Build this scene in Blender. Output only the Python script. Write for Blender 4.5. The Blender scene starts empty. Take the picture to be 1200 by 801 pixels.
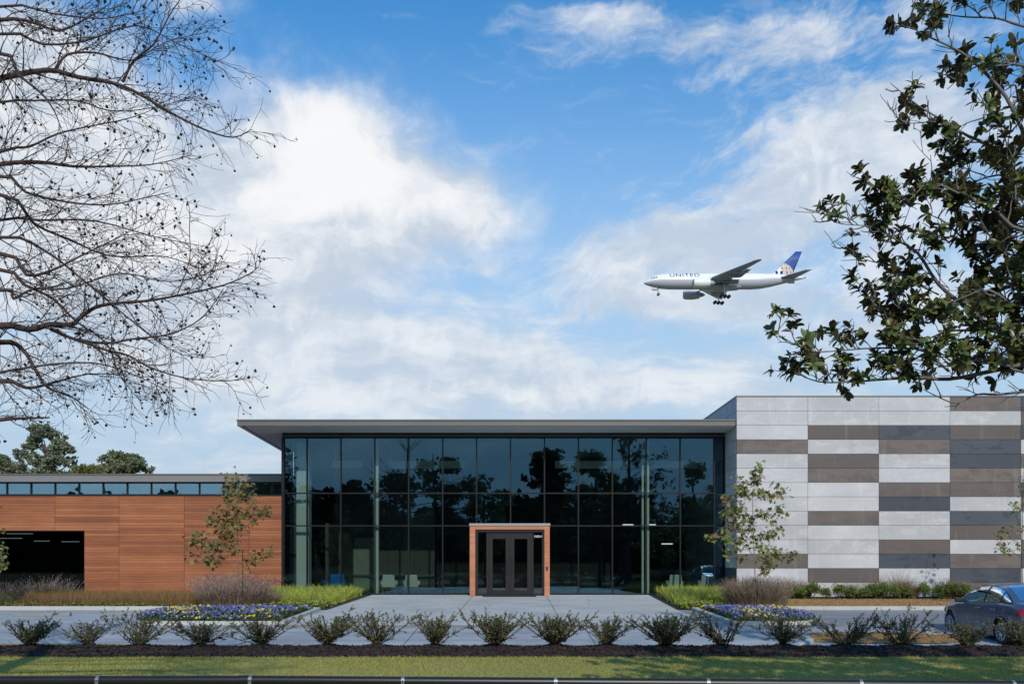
import bpy, bmesh, math, random
import numpy as np
from mathutils import Vector, Matrix

scene = bpy.context.scene
COL = scene.collection
R = math.radians
F = 1040.0            # focal length in photograph pixels, used to turn measurements into metres
CAMY, CAMZ = -40.0, 1.8


def P(px, py, d):
    """a measured direction and a distance -> a point of the place in metres"""
    return Vector(((px - 600) / F * d, CAMY + d, CAMZ - (py - 650) / F * d))


# ------------------------------------------------------------------ object helpers
def tag(o, label=None, cat=None, group=None, kind=None):
    if label: o['label'] = label
    if cat: o['category'] = cat
    if group: o['group'] = group
    if kind: o['kind'] = kind
    return o


def empty(name, loc=(0, 0, 0), label=None, cat=None, group=None, rz=0.0):
    o = bpy.data.objects.new(name, None)
    o.empty_display_size = 0.3
    o.location = loc
    o.rotation_euler = (0, 0, rz)
    COL.objects.link(o)
    return tag(o, label, cat, group)


def link(name, me, parent=None, mats=()):
    o = bpy.data.objects.new(name, me)
    for m in mats:
        if m.name not in [x.name for x in me.materials if x]:
            me.materials.append(m)
    COL.objects.link(o)
    if parent: o.parent = parent
    return o


def copy_tree(o, parent=None):
    c = o.copy()
    COL.objects.link(c)
    if parent: c.parent = parent
    for ch in list(o.children):
        copy_tree(ch, c)
    return c


class MB:
    def __init__(s):
        s.v, s.f, s.m = [], [], []

    def add(s, vs, fs, m=0):
        b = len(s.v)
        s.v.extend([tuple(x) for x in vs])
        for f in fs:
            s.f.append(tuple(b + i for i in f))
            s.m.append(m)

    def box(s, x0, x1, y0, y1, z0, z1, m=0):
        vs = [(x0, y0, z0), (x1, y0, z0), (x1, y1, z0), (x0, y1, z0), (x0, y0, z1), (x1, y0, z1), (x1, y1, z1), (x0, y1, z1)]
        s.add(vs, [(0, 3, 2, 1), (4, 5, 6, 7), (0, 1, 5, 4), (1, 2, 6, 5), (2, 3, 7, 6), (3, 0, 4, 7)], m)

    def prism(s, poly, z0, z1, m=0):
        """poly: ccw list of (x, y)"""
        n = len(poly)
        vs = [(x, y, z0) for x, y in poly] + [(x, y, z1) for x, y in poly]
        fs = [tuple(range(n - 1, -1, -1)), tuple(range(n, 2 * n))]
        fs += [(i, (i + 1) % n, n + (i + 1) % n, n + i) for i in range(n)]
        s.add(vs, fs, m)

    def tube(s, pts, rad, n=6, m=0, cap=True):
        pts = [Vector(p) for p in pts]
        if not hasattr(rad, '__len__'): rad = [rad] * len(pts)
        up = Vector((0.13, 0.21, 1.0)).normalized()
        vs, fs = [], []
        k = len(pts)
        prev = None
        for i, p in enumerate(pts):
            t = (pts[min(i + 1, k - 1)] - pts[max(i - 1, 0)])
            if t.length < 1e-9: t = Vector((0, 0, 1))
            t.normalize()
            if prev is None:
                a = t.cross(up)
                if a.length < 1e-3: a = t.cross(Vector((1, 0, 0)))
            else:
                a = prev - t * prev.dot(t)
                if a.length < 1e-6: a = t.cross(up)
            a.normalize()
            prev = a
            b = t.cross(a)
            for j in range(n):
                an = 2 * math.pi * j / n
                vs.append(p + (a * math.cos(an) + b * math.sin(an)) * rad[i])
        for i in range(k - 1):
            for j in range(n):
                j2 = (j + 1) % n
                fs.append((i * n + j, i * n + j2, (i + 1) * n + j2, (i + 1) * n + j))
        if cap:
            fs.append(tuple(range(n - 1, -1, -1)))
            fs.append(tuple((k - 1) * n + j for j in range(n)))
        s.add(vs, fs, m)

    def disc(s, c, axis, r, h, n=24, m=0):
        c, axis = Vector(c), Vector(axis).normalized()
        s.tube([c - axis * h / 2, c + axis * h / 2], r, n, m)

    def build(s, name, mats, parent=None, smooth=False, bevel=0.0, seg=2):
        me = bpy.data.meshes.new(name)
        me.from_pydata(s.v, [], s.f)
        for x in (mats if isinstance(mats, (list, tuple)) else [mats]):
            me.materials.append(x)
        me.polygons.foreach_set('material_index', s.m)
        if smooth:
            me.polygons.foreach_set('use_smooth', [True] * len(me.polygons))
        me.update()
        o = link(name, me, parent)
        if bevel > 0:
            md = o.modifiers.new('bevel', 'BEVEL')
            md.width = bevel; md.segments = seg; md.limit_method = 'ANGLE'; md.angle_limit = R(40)
        return o


def npmesh(name, V, Fq, mats, parent=None, midx=None, smooth=False):
    """V (n,3) floats; Fq list of (m,k) int arrays"""
    if not isinstance(Fq, list): Fq = [Fq]
    me = bpy.data.meshes.new(name)
    V = np.asarray(V, dtype=np.float32)
    me.vertices.add(len(V))
    me.vertices.foreach_set('co', V.ravel())
    loops = np.concatenate([f.ravel() for f in Fq]).astype(np.int32)
    cnt = np.concatenate([np.full(len(f), f.shape[1]) for f in Fq]).astype(np.int32)
    st = np.concatenate([[0], np.cumsum(cnt)[:-1]]).astype(np.int32)
    me.loops.add(len(loops))
    me.loops.foreach_set('vertex_index', loops)
    me.polygons.add(len(cnt))
    me.polygons.foreach_set('loop_start', st)
    try:
        me.polygons.foreach_set('loop_total', cnt)
    except Exception:
        pass
    for x in (mats if isinstance(mats, (list, tuple)) else [mats]):
        me.materials.append(x)
    if midx is not None:
        me.polygons.foreach_set('material_index', np.asarray(midx, dtype=np.int32))
    if smooth:
        me.polygons.foreach_set('use_smooth', np.ones(len(cnt), dtype=bool))
    me.update(calc_edges=True)
    me.validate()
    return link(name, me, parent)


def frames(D, U):
    """rows: x = D, z ~ U, y = z cross x  -> (n,3,3) with columns x,y,z"""
    D = D / (np.linalg.norm(D, axis=1, keepdims=True) + 1e-9)
    Y = np.cross(U, D)
    nrm = np.linalg.norm(Y, axis=1, keepdims=True)
    bad = nrm[:, 0] < 1e-4
    if bad.any():
        Y[bad] = np.cross(np.array([0.3, 0.9, 0.1]), D[bad])
        nrm = np.linalg.norm(Y, axis=1, keepdims=True)
    Y = Y / nrm
    Z = np.cross(D, Y)
    return np.stack([D, Y, Z], axis=2)


def stamp(T, TF, pos, M, S):
    """copies of the template (k,3), faces (m,j) at pos (n,3) with matrices M and scales S"""
    n, k = len(pos), len(T)
    V = np.einsum('nij,kj->nki', M, T) * S[:, None, None] + pos[:, None, :]
    Fs = TF[None, :, :] + (np.arange(n) * k)[:, None, None]
    return V.reshape(-1, 3), Fs.reshape(-1, TF.shape[1])


def blades(rng, pos, H, W, lean, segs=3, curl=1.6):
    """tapered strips growing from pos; lean (n,2) horizontal reach as a share of H"""
    n = len(pos)
    t = np.linspace(0, 1, segs + 1)
    az = rng.uniform(0, 2 * np.pi, n)
    side = np.stack([np.cos(az), np.sin(az), np.zeros(n)], 1)
    rows = []
    for ti in t:
        c = pos.copy()
        c[:, :2] += lean * (H * ti ** curl)[:, None]
        c[:, 2] += H * ti * (1 - 0.25 * ti * np.minimum(1, np.linalg.norm(lean, axis=1)))
        w = W * (1 - ti) ** 0.7 * 0.5 + W * 0.04
        rows.append(c - side * w[:, None]); rows.append(c + side * w[:, None])
    V = np.stack(rows, 1)
    k = 2 * (segs + 1)
    tf = np.array([[2 * i, 2 * i + 1, 2 * i + 3, 2 * i + 2] for i in range(segs)])
    Fs = tf[None] + (np.arange(n) * k)[:, None, None]
    return V.reshape(-1, 3), Fs.reshape(-1, 4)


def merge(parts):
    Vs, Fs, Ms, b = [], [], [], 0
    for V, Fc, m in parts:
        Vs.append(V); Fs.append(Fc + b); Ms.append(np.full(len(Fc), m)); b += len(V)
    return np.concatenate(Vs), Fs, np.concatenate(Ms)


# ------------------------------------------------------------------ material helpers
def newmat(name):
    m = bpy.data.materials.new(name)
    m.use_nodes = True
    nt = m.node_tree
    return m, nt, nt.nodes['Principled BSDF']


def inp(nt, sock, val):
    if hasattr(val, 'is_output') or isinstance(val, bpy.types.NodeSocket):
        nt.links.new(val, sock)
    else:
        sock.default_value = val


def math_(nt, op, a, b=None, c=None, clamp=False):
    n = nt.nodes.new('ShaderNodeMath')
    n.operation = op; n.use_clamp = clamp
    inp(nt, n.inputs[0], a)
    if b is not None: inp(nt, n.inputs[1], b)
    if c is not None: inp(nt, n.inputs[2], c)
    return n.outputs[0]


def mixc(nt, fac, a, b, mode='MIX'):
    n = nt.nodes.new('ShaderNodeMix')
    n.data_type = 'RGBA'; n.blend_type = mode
    inp(nt, n.inputs[0], fac)
    for s, v in ((n.inputs[6], a), (n.inputs[7], b)):
        if isinstance(v, tuple) and len(v) == 3: v = v + (1,)
        inp(nt, s, v)
    return n.outputs[2]


def ramp(nt, fac, stops, interp='LINEAR'):
    n = nt.nodes.new('ShaderNodeValToRGB')
    cr = n.color_ramp
    cr.interpolation = interp
    while len(cr.elements) < len(stops): cr.elements.new(0.5)
    for e, (p, c) in zip(cr.elements, stops):
        e.position = p; e.color = tuple(c) + (1,) if len(c) == 3 else c
    inp(nt, n.inputs[0], fac)
    return n.outputs[0]


def noise(nt, scale, detail=4, rough=0.55, vec=None, coord='Object', stretch=None, out=0):
    n = nt.nodes.new('ShaderNodeTexNoise')
    n.inputs['Scale'].default_value = scale
    n.inputs['Detail'].default_value = detail
    n.inputs['Roughness'].default_value = rough
    if vec is None:
        vec = nt.nodes.new('ShaderNodeTexCoord').outputs[coord]
    if stretch:
        mp = nt.nodes.new('ShaderNodeMapping')
        mp.inputs['Scale'].default_value = stretch
        nt.links.new(vec, mp.inputs[0]); vec = mp.outputs[0]
    nt.links.new(vec, n.inputs['Vector'])
    return n.outputs[out]


def bump(nt, bs, height, strength=0.3, dist=0.01):
    b = nt.nodes.new('ShaderNodeBump')
    b.inputs['Strength'].default_value = strength
    b.inputs['Distance'].default_value = dist
    nt.links.new(height, b.inputs['Height'])
    nt.links.new(b.outputs[0], bs.inputs['Normal'])


def plain(name, col, rough=0.6, metal=0.0, var=0.0, scale=3.0, bmp=0.0, bscale=40, stretch=None):
    m, nt, bs = newmat(name)
    bs.inputs['Roughness'].default_value = rough
    bs.inputs['Metallic'].default_value = metal
    if var > 0:
        n = noise(nt, scale, 5, 0.6, stretch=stretch)
        c = ramp(nt, n, [(0.25, [x * (1 - var) for x in col]), (0.75, [min(1, x * (1 + var)) for x in col])])
        nt.links.new(c, bs.inputs['Base Color'])
    else:
        bs.inputs['Base Color'].default_value = tuple(col) + (1,)
    if bmp > 0:
        bump(nt, bs, noise(nt, bscale, 4), bmp, 0.01)
    return m


def islands(name, cols, rough=0.6, trans=0.0, spec=0.3, back=None):
    """colour varies from leaf to leaf / plank to plank"""
    m, nt, bs = newmat(name)
    g = nt.nodes.new('ShaderNodeNewGeometry')
    k = len(cols)
    c = ramp(nt, g.outputs['Random Per Island'], [(i / max(1, k - 1), cc) for i, cc in enumerate(cols)])
    if back is not None:
        c = mixc(nt, g.outputs['Backfacing'], c, back)
    nt.links.new(c, bs.inputs['Base Color'])
    bs.inputs['Roughness'].default_value = rough
    bs.inputs['Specular IOR Level'].default_value = spec
    if trans > 0:
        t = nt.nodes.new('ShaderNodeBsdfTranslucent')
        nt.links.new(c, t.inputs[0])
        mx = nt.nodes.new('ShaderNodeMixShader')
        mx.inputs[0].default_value = trans
        nt.links.new(bs.outputs[0], mx.inputs[1]); nt.links.new(t.outputs[0], mx.inputs[2])
        nt.links.new(mx.outputs[0], nt.nodes['Material Output'].inputs[0])
    return m


def glassmat(name, tint, refl=0.10, gcol=(0.8, 0.93, 1.0), rough=0.0, wav=0.0):
    m, nt, bs = newmat(name)
    nt.nodes.remove(bs)
    tr = nt.nodes.new('ShaderNodeBsdfTransparent'); tr.inputs[0].default_value = tuple(tint) + (1,)
    gl = nt.nodes.new('ShaderNodeBsdfGlossy'); gl.inputs[0].default_value = tuple(gcol) + (1,)
    gl.inputs['Roughness'].default_value = rough
    if wav > 0:
        b = nt.nodes.new('ShaderNodeBump')
        b.inputs['Strength'].default_value = wav; b.inputs['Distance'].default_value = 0.01
        nt.links.new(noise(nt, 0.9, 2), b.inputs['Height'])
        nt.links.new(b.outputs[0], gl.inputs['Normal'])
    fr = nt.nodes.new('ShaderNodeFresnel'); fr.inputs[0].default_value = 1.45
    f = math_(nt, 'MULTIPLY_ADD', fr.outputs[0], 0.8, refl, clamp=True)
    mx = nt.nodes.new('ShaderNodeMixShader')
    nt.links.new(f, mx.inputs[0]); nt.links.new(tr.outputs[0], mx.inputs[1]); nt.links.new(gl.outputs[0], mx.inputs[2])
    nt.links.new(mx.outputs[0], nt.nodes['Material Output'].inputs[0])
    return m


def lampmat(name, col, strength):
    m, nt, bs = newmat(name)
    bs.inputs['Base Color'].default_value = (0.8, 0.8, 0.8, 1)
    bs.inputs['Emission Color'].default_value = tuple(col) + (1,)
    bs.inputs['Emission Strength'].default_value = strength
    return m
# ------------------------------------------------------------------ camera, sun, sky
cam = bpy.data.cameras.new('camera')
cam.sensor_width = 36.0
cam.lens = 36.0 * F / 1200
cam.shift_y = (650 - 400.5) / 1200
cam.clip_start = 0.1
cam.clip_end = 5000
camo = bpy.data.objects.new('camera', cam)
camo.location = (0, CAMY, CAMZ)
camo.rotation_euler = (R(90), 0, 0)
COL.objects.link(camo)
scene.camera = camo

SUN_EL, SUN_AZ = 33.0, 11.0        # azimuth: degrees to the right of straight behind the camera
sd = Vector((math.sin(R(SUN_AZ)) * math.cos(R(SUN_EL)), -math.cos(R(SUN_AZ)) * math.cos(R(SUN_EL)), math.sin(R(SUN_EL))))
sun = bpy.data.lights.new('sun', 'SUN')
sun.energy = 3.0
sun.angle = R(0.6)
sun.color = (1.0, 0.93, 0.83)
suno = bpy.data.objects.new('sun', sun)
suno.rotation_euler = (-sd).to_track_quat('-Z', 'Y').to_euler()
suno.location = (30, -60, 60)
COL.objects.link(suno)

scene.view_settings.view_transform = 'Standard'
scene.view_settings.look = 'None'
scene.view_settings.gamma = 1.0
scene.view_settings.exposure = 0.0
scene.view_settings.use_curve_mapping = False

world = bpy.data.worlds.new('World')
scene.world = world
world.cycles.sampling_method = 'MANUAL'
world.cycles.sample_map_resolution = 512
world.use_nodes = True
wt = world.node_tree
bg = wt.nodes['Background']
SKYS = 0.15
bg.inputs['Strength'].default_value = SKYS


def build_sky(nt):
    sky = nt.nodes.new('ShaderNodeTexSky')
    sky.sky_type = 'NISHITA'
    sky.sun_disc = False
    sky.sun_elevation = R(SUN_EL)
    sky.sun_rotation = math.atan2(sd.x, sd.y)      # measured from +Y towards +X
    sky.air_density = 1.0; sky.dust_density = 0.6; sky.ozone_density = 2.0
    tc = nt.nodes.new('ShaderNodeTexCoord').outputs['Generated']
    sep = nt.nodes.new('ShaderNodeSeparateXYZ'); nt.links.new(tc, sep.inputs[0])
    x, y, z = sep.outputs
    m = lambda *a, **k: math_(nt, *a, **k)
    yy = m('MAXIMUM', m('ABSOLUTE', y), 0.18)
    u0 = m('DIVIDE', x, yy); v0 = m('DIVIDE', z, yy)

    def vec(a, b, c=0.0):
        n = nt.nodes.new('ShaderNodeCombineXYZ')
        inp(nt, n.inputs[0], a); inp(nt, n.inputs[1], b); inp(nt, n.inputs[2], c)
        return n.outputs[0]

    def fbm(a, b, sc, det=7, ro=0.58, off=0.0, dist=0.0):
        n = nt.nodes.new('ShaderNodeTexNoise')
        n.inputs['Scale'].default_value = sc; n.inputs['Detail'].default_value = det
        n.inputs['Roughness'].default_value = ro
        n.inputs['Distortion'].default_value = dist
        nt.links.new(vec(a, b, off), n.inputs['Vector'])
        return n
    w = fbm(u0, v0, 4.0, 4, 0.5, 3.1)
    ws = nt.nodes.new('ShaderNodeSeparateXYZ'); nt.links.new(w.outputs['Color'], ws.inputs[0])
    u = m('MULTIPLY_ADD', m('SUBTRACT', ws.outputs[0], 0.5), 0.16, u0)
    v = m('MULTIPLY_ADD', m('SUBTRACT', ws.outputs[1], 0.5), 0.10, v0)

    def rot(a, b, deg):
        c, s = math.cos(R(deg)), math.sin(R(deg))
        return (m('ADD', m('MULTIPLY', a, c), m('MULTIPLY', b, s)),
                m('SUBTRACT', m('MULTIPLY', b, c), m('MULTIPLY', a, s)))

    def blob(px, py, rx, ry, deg, wgt):
        """one cloud mass at a fixed bearing and height of the sky"""
        cu, cv = (px - 600) / F, (650 - py) / F
        a, b = rot(m('SUBTRACT', u, cu), m('SUBTRACT', v, cv), deg)
        a = m('DIVIDE', a, rx / F); b = m('DIVIDE', b, ry / F)
        q = m('ADD', m('MULTIPLY', a, a), m('MULTIPLY', b, b))
        return m('MULTIPLY', m('EXPONENT', m('MULTIPLY', q, -1.0)), wgt)

    def total(lst):
        t = None
        for b in lst:
            g = blob(*b)
            t = g if t is None else m('ADD', t, g)
        return t
    # finer curls on top of the broad drift
    w2 = fbm(u0, v0, 15.0, 3, 0.5, 9.3)
    w2s = nt.nodes.new('ShaderNodeSeparateXYZ'); nt.links.new(w2.outputs['Color'], w2s.inputs[0])
    u = m('MULTIPLY_ADD', m('SUBTRACT', w2s.outputs[0], 0.5), 0.035, u)
    v = m('MULTIPLY_ADD', m('SUBTRACT', w2s.outputs[1], 0.5), 0.028, v)
    cum = total([(395, 190, 120, 72, 0, 1.0), (315, 245, 150, 75, 10, 0.75), (500, 235, 120, 45, -8, 0.55), (560, 215, 80, 60, 0, 0.22),
                 (110, 230, 200, 150, 0, 0.95), (10, 80, 120, 90, 0, 0.55), (260, 320, 230, 85, 0, 0.85), (215, 5, 60, 22, 0, 0.5)])
    stra = total([(300, 380, 320, 75, 0, 0.62), (520, 400, 300, 40, 0, 0.42), (640, 450, 330, 40, 0, 0.52), (380, 470, 300, 40, 0, 0.40),
                  (860, 460, 240, 30, 0, 0.45), (60, 420, 200, 80, 0, 0.25), (450, 535, 420, 34, 0, 0.36), (900, 560, 300, 20, 0, 0.30), (640, 590, 200, 14, 0, 0.30)])
    cir = total([(880, 245, 210, 55, 28, 0.66), (1010, 150, 190, 110, 25, 0.72), (1090, 280, 170, 130, 0, 0.68), (800, 85, 90, 14, 24, 0.34),
                 (890, 35, 190, 42, 8, 0.60), (700, 25, 80, 28, 0, 0.50), (720, 305, 110, 40, 12, 0.62), (980, 375, 260, 30, 4, 0.42), (820, 350, 120, 22, 5, 0.40),
                 (860, 160, 60, 10, 25, 0.35), (520, 299, 60, 7, -6, 0.60), (660, 300, 60, 25, 0, 0.25), (930, 420, 200, 20, 0, 0.35)])
    f1 = fbm(u, v, 5.0, 8, 0.62, 0.0).outputs[0]
    f1b = fbm(m('ADD', u, 0.012), m('ADD', v, 0.030), 5.0, 8, 0.62, 0.0).outputs[0]     # a step towards the sun
    a, b = rot(u, v, 22)
    f2 = fbm(m('MULTIPLY', a, 1.0), m('MULTIPLY', b, 2.2), 7.5, 8, 0.66, 7.7, 0.2).outputs[0]
    f3 = fbm(m('MULTIPLY', u, 0.75), m('MULTIPLY', v, 3.4), 8.0, 7, 0.62, 4.2).outputs[0]
    f4 = fbm(m('MULTIPLY', a, 1.2), m('MULTIPLY', b, 1.9), 24.0, 4, 0.6, 1.7).outputs[0]   # mackerel ripples

    def sstep(val, lo, hi, t0=0.0, t1=1.0):
        n = nt.nodes.new('ShaderNodeMapRange')
        n.interpolation_type = 'SMOOTHSTEP'
        inp(nt, n.inputs[0], val)
        n.inputs[1].default_value = lo; n.inputs[2].default_value = hi
        n.inputs[3].default_value = t0; n.inputs[4].default_value = t1
        return n.outputs[0]
    v1 = m('MULTIPLY_ADD', m('SUBTRACT', f1, 0.5), 1.5, cum)
    v2 = m('MULTIPLY_ADD', m('SUBTRACT', f3, 0.5), 1.9, stra)
    v3 = m('MULTIPLY_ADD', m('SUBTRACT', f4, 0.5), 0.7, m('MULTIPLY_ADD', m('SUBTRACT', f2, 0.5), 1.9, cir))
    m1 = sstep(v1, 0.08, 0.84, 0, 0.97)
    m2 = sstep(v2, 0.10, 0.95, 0, 0.86)
    m3 = sstep(v3, 0.18, 1.0, 0, 0.90)
    mask = m('SUBTRACT', 1.0, m('MULTIPLY', m('MULTIPLY', m('SUBTRACT', 1.0, m1), m('SUBTRACT', 1.0, m2)), m('SUBTRACT', 1.0, m3)))
    K = 1.0 / SKYS
    core = total([(395, 185, 110, 62, 0, 1.0), (310, 245, 120, 55, 10, 0.55), (110, 140, 150, 60, 0, 0.40), (510, 235, 80, 30, -10, 0.40), (230, 315, 140, 30, 0, 0.40),
                  (640, 455, 240, 16, 0, 0.40), (720, 318, 70, 18, 10, 0.45), (430, 395, 200, 14, 0, 0.30), (920, 215, 150, 40, 28, 0.25)])
    relief = m('MULTIPLY', m('SUBTRACT', f1, f1b), 1.6)
    bright = sstep(m('ADD', relief, m('MULTIPLY_ADD', m('SUBTRACT', f1, 0.5), 0.9, core)), 0.12, 0.90)
    tex = sstep(m('ADD', m('MULTIPLY', relief, 0.8), m('MULTIPLY_ADD', m('SUBTRACT', f3, 0.5), 0.8, m('MULTIPLY', f1, 0.55))), 0.08, 0.50)
    cgrey = mixc(nt, tex, (0.56 * K, 0.64 * K, 0.75 * K), (0.81 * K, 0.845 * K, 0.89 * K))
    ccol = mixc(nt, bright, cgrey, (0.95 * K, 0.955 * K, 0.96 * K))
    # clear sky: Nishita, deepened, with the pale air near the horizon
    hs = nt.nodes.new('ShaderNodeHueSaturation')
    hs.inputs['Saturation'].default_value = 1.18
    nt.links.new(sky.outputs[0], hs.inputs['Color'])
    deep = mixc(nt, 1.0, hs.outputs[0], (0.60, 1.15, 1.30), 'MULTIPLY')
    hz = sstep(v0, 0.06, 0.66, 1.0, 0.0)
    clear = mixc(nt, m('MULTIPLY', hz, 1.0, clamp=True), deep, (0.47 * K, 0.61 * K, 0.76 * K))
    out = mixc(nt, mask, clear, ccol)
    nt.links.new(out, bg.inputs['Color'])


build_sky(wt)
# ------------------------------------------------------------------ materials
def concrete(name, col, var=0.12, stain=None, sthr=0.55, joint=False):
    m, nt, bs = newmat(name)
    n1 = noise(nt, 0.9, 6, 0.62, coord='Object')
    n2 = noise(nt, 14, 5, 0.6)
    n3 = noise(nt, 1.3, 5, 0.6, stretch=(2.2, 1, 0.35))
    c = ramp(nt, n1, [(0.28, [x * (1 - var) for x in col]), (0.72, [x * (1 + var) for x in col])])
    c = mixc(nt, 0.35, c, ramp(nt, n2, [(0.3, [x * 0.82 for x in col]), (0.7, [x * 1.15 for x in col])]))
    if stain is not None:
        f = ramp(nt, n3, [(sthr, (0, 0, 0)), (sthr + 0.10, (1, 1, 1))])
        c = mixc(nt, math_(nt, 'MULTIPLY', f, 0.75), c, stain)
    nt.links.new(c, bs.inputs['Base Color'])
    bs.inputs['Roughness'].default_value = 0.75
    bump(nt, bs, n2, 0.15, 0.004)
    return m


M = {}
def panelmat(name, col, blot, runs, var, thr):
    """cast panel: tone differs from panel to panel, cloudy blotches that stop at ragged edges, faint runs"""
    m, nt, bs = newmat(name)
    g = nt.nodes.new('ShaderNodeNewGeometry')
    n1 = noise(nt, 0.8, 7, 0.66, stretch=(0.55, 1, 1.1))
    n2 = noise(nt, 22, 5, 0.65)
    n3 = noise(nt, 1.1, 6, 0.62, stretch=(2.6, 2.6, 0.32))
    n4 = noise(nt, 1.05, 6, 0.68, stretch=(1, 1, 2.2))
    c = ramp(nt, g.outputs['Random Per Island'], [(0, [x * (1 - var) for x in col]), (1, [x * (1 + var) for x in col])])
    c = mixc(nt, ramp(nt, n4, [(thr, (0, 0, 0)), (thr + .05, (.62, .62, .62)), (thr + .2, (.8, .8, .8))]), c, blot)
    c = mixc(nt, ramp(nt, n3, [(.57, (0, 0, 0)), (.70, (.42, .42, .42))]), c, runs)
    c = mixc(nt, 1.0, c, ramp(nt, n1, [(.25, (.86, .86, .87)), (.75, (1.12, 1.12, 1.11))]), 'MULTIPLY')
    c = mixc(nt, 1.0, c, ramp(nt, n2, [(.25, (.90, .90, .90)), (.75, (1.09, 1.09, 1.09))]), 'MULTIPLY')
    nt.links.new(c, bs.inputs['Base Color'])
    bs.inputs['Roughness'].default_value = 0.8
    bump(nt, bs, n2, 0.2, 0.004)
    return m


M['panel_light'] = panelmat('light_concrete_panel', (0.46, 0.45, 0.455), (0.53, 0.52, 0.525), (0.61, 0.60, 0.605), 0.09, 0.52)
M['panel_tan'] = panelmat('tan_concrete_panel', (0.135, 0.109, 0.097), (0.105, 0.088, 0.080), (0.27, 0.24, 0.22), 0.18, 0.50)
M['panel_dark'] = panelmat('dark_concrete_panel', (0.062, 0.070, 0.086), (0.036, 0.041, 0.052), (0.10, 0.108, 0.12), 0.14, 0.53)
M['panel_joint'] = plain('panel_joint', (0.10, 0.10, 0.11), 0.9)
M['coping'] = plain('metal_coping', (0.16, 0.17, 0.19), 0.45, 0.5)
M['fascia'] = plain('grey_metal_fascia', (0.125, 0.118, 0.112), 0.5, 0.1, 0.06, 0.6)
M['soffit'] = plain('grey_soffit_boards', (0.66, 0.665, 0.68), 0.55, 0.0, 0.08, 1.0)
M['groove'] = plain('dark_groove', (0.012, 0.013, 0.015), 0.9)
M['mullion'] = plain('dark_bronze_mullion', (0.022, 0.022, 0.024), 0.35, 0.6)
M['inner_mullion'] = plain('grey_inner_mullion', (0.16, 0.17, 0.17), 0.45, 0.3)
M['door_frame'] = plain('dark_door_frame', (0.015, 0.013, 0.0145), 0.42, 0.3)
M['zinc'] = plain('zinc_cap', (0.34, 0.34, 0.32), 0.4, 0.6)
M['steel'] = plain('brushed_steel', (0.45, 0.45, 0.45), 0.35, 0.9)
M['glass'] = glassmat('tinted_glass', (0.66, 0.73, 0.71), 0.064, (0.36, 0.72, 1.0), 0.0, 0.016)
M['clear_glass'] = glassmat('door_glass', (0.60, 0.64, 0.64), 0.05)
M['clerestory'] = glassmat('clerestory_glass', (0.55, 0.75, 0.75), 0.30, (0.60, 0.86, 0.98), 0.01, 0.01)
M['dark_glass'] = glassmat('dark_window_glass', (0.50, 0.56, 0.58), 0.010)
W = [(0.29, 0.092, 0.033), (0.37, 0.124, 0.044), (0.32, 0.106, 0.040), (0.22, 0.064, 0.024), (0.40, 0.142, 0.054), (0.26, 0.080, 0.030)]


def woodmat(name, cols):
    m, nt, bs = newmat(name)
    g = nt.nodes.new('ShaderNodeNewGeometry')
    c = ramp(nt, g.outputs['Random Per Island'], [(i / (len(cols) - 1), x) for i, x in enumerate(cols)])
    n = noise(nt, 2.2, 8, 0.65, stretch=(0.55, 1, 16))
    c = mixc(nt, 1.0, c, ramp(nt, n, [(0.25, (0.72, 0.70, 0.68)), (0.75, (1.22, 1.24, 1.26))]), 'MULTIPLY')
    n5 = noise(nt, 0.45, 4, 0.55, stretch=(1, 1, 1.6))
    c = mixc(nt, 1.0, c, ramp(nt, n5, [(.3, (.84, .82, .80)), (.7, (1.12, 1.14, 1.18))]), 'MULTIPLY')
    n6 = noise(nt, 6.0, 4, 0.6, stretch=(0.5, 1, 3))
    c = mixc(nt, ramp(nt, n6, [(.62, (0, 0, 0)), (.75, (.35, .35, .35))]), c, (.20, .072, .036))
    nt.links.new(c, bs.inputs['Base Color'])
    bs.inputs['Roughness'].default_value = 0.55
    bump(nt, bs, n, 0.3, 0.004)
    return m


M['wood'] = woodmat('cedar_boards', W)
M['wood_lit'] = woodmat('sunlit_portal_boards', [(0.42, 0.15, 0.068), (0.52, 0.19, 0.09), (0.46, 0.165, 0.08), (0.55, 0.215, 0.105)])  # the wall's cedar again, with direct sun on the portal put into the colour
M['int_wall'] = plain('lobby_wall', (0.11, 0.11, 0.10), 0.8, 0, 0.05)
M['int_dark'] = plain('lobby_dark_wall', (0.022, 0.021, 0.020), 0.8, 0, 0.1)
M['int_floor'] = plain('lobby_floor', (0.05, 0.05, 0.05), 0.35, 0, 0.1)
M['int_col'] = plain('pale_column_paint', (0.85, 0.86, 0.78), 0.5)
M['white'] = plain('white_paint', (0.8, 0.8, 0.78), 0.5)
M['cream'] = plain('cream_upholstery', (0.82, 0.82, 0.74), 0.8)
M['blue'] = plain('blue_upholstery', (0.02, 0.22, 0.72), 0.7)
M['black'] = plain('black_metal', (0.012, 0.012, 0.013), 0.45)
M['rubber'] = plain('black_rubber_mat', (0.015, 0.015, 0.016), 0.8, 0, 0.2, 30)
M['lamp'] = lampmat('lit_ceiling_lamp', (1.0, 0.96, 0.9), 1.5)
M['lamp_dim'] = lampmat('dim_ceiling_lamp', (0.8, 0.9, 0.9), 0.45)
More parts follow.
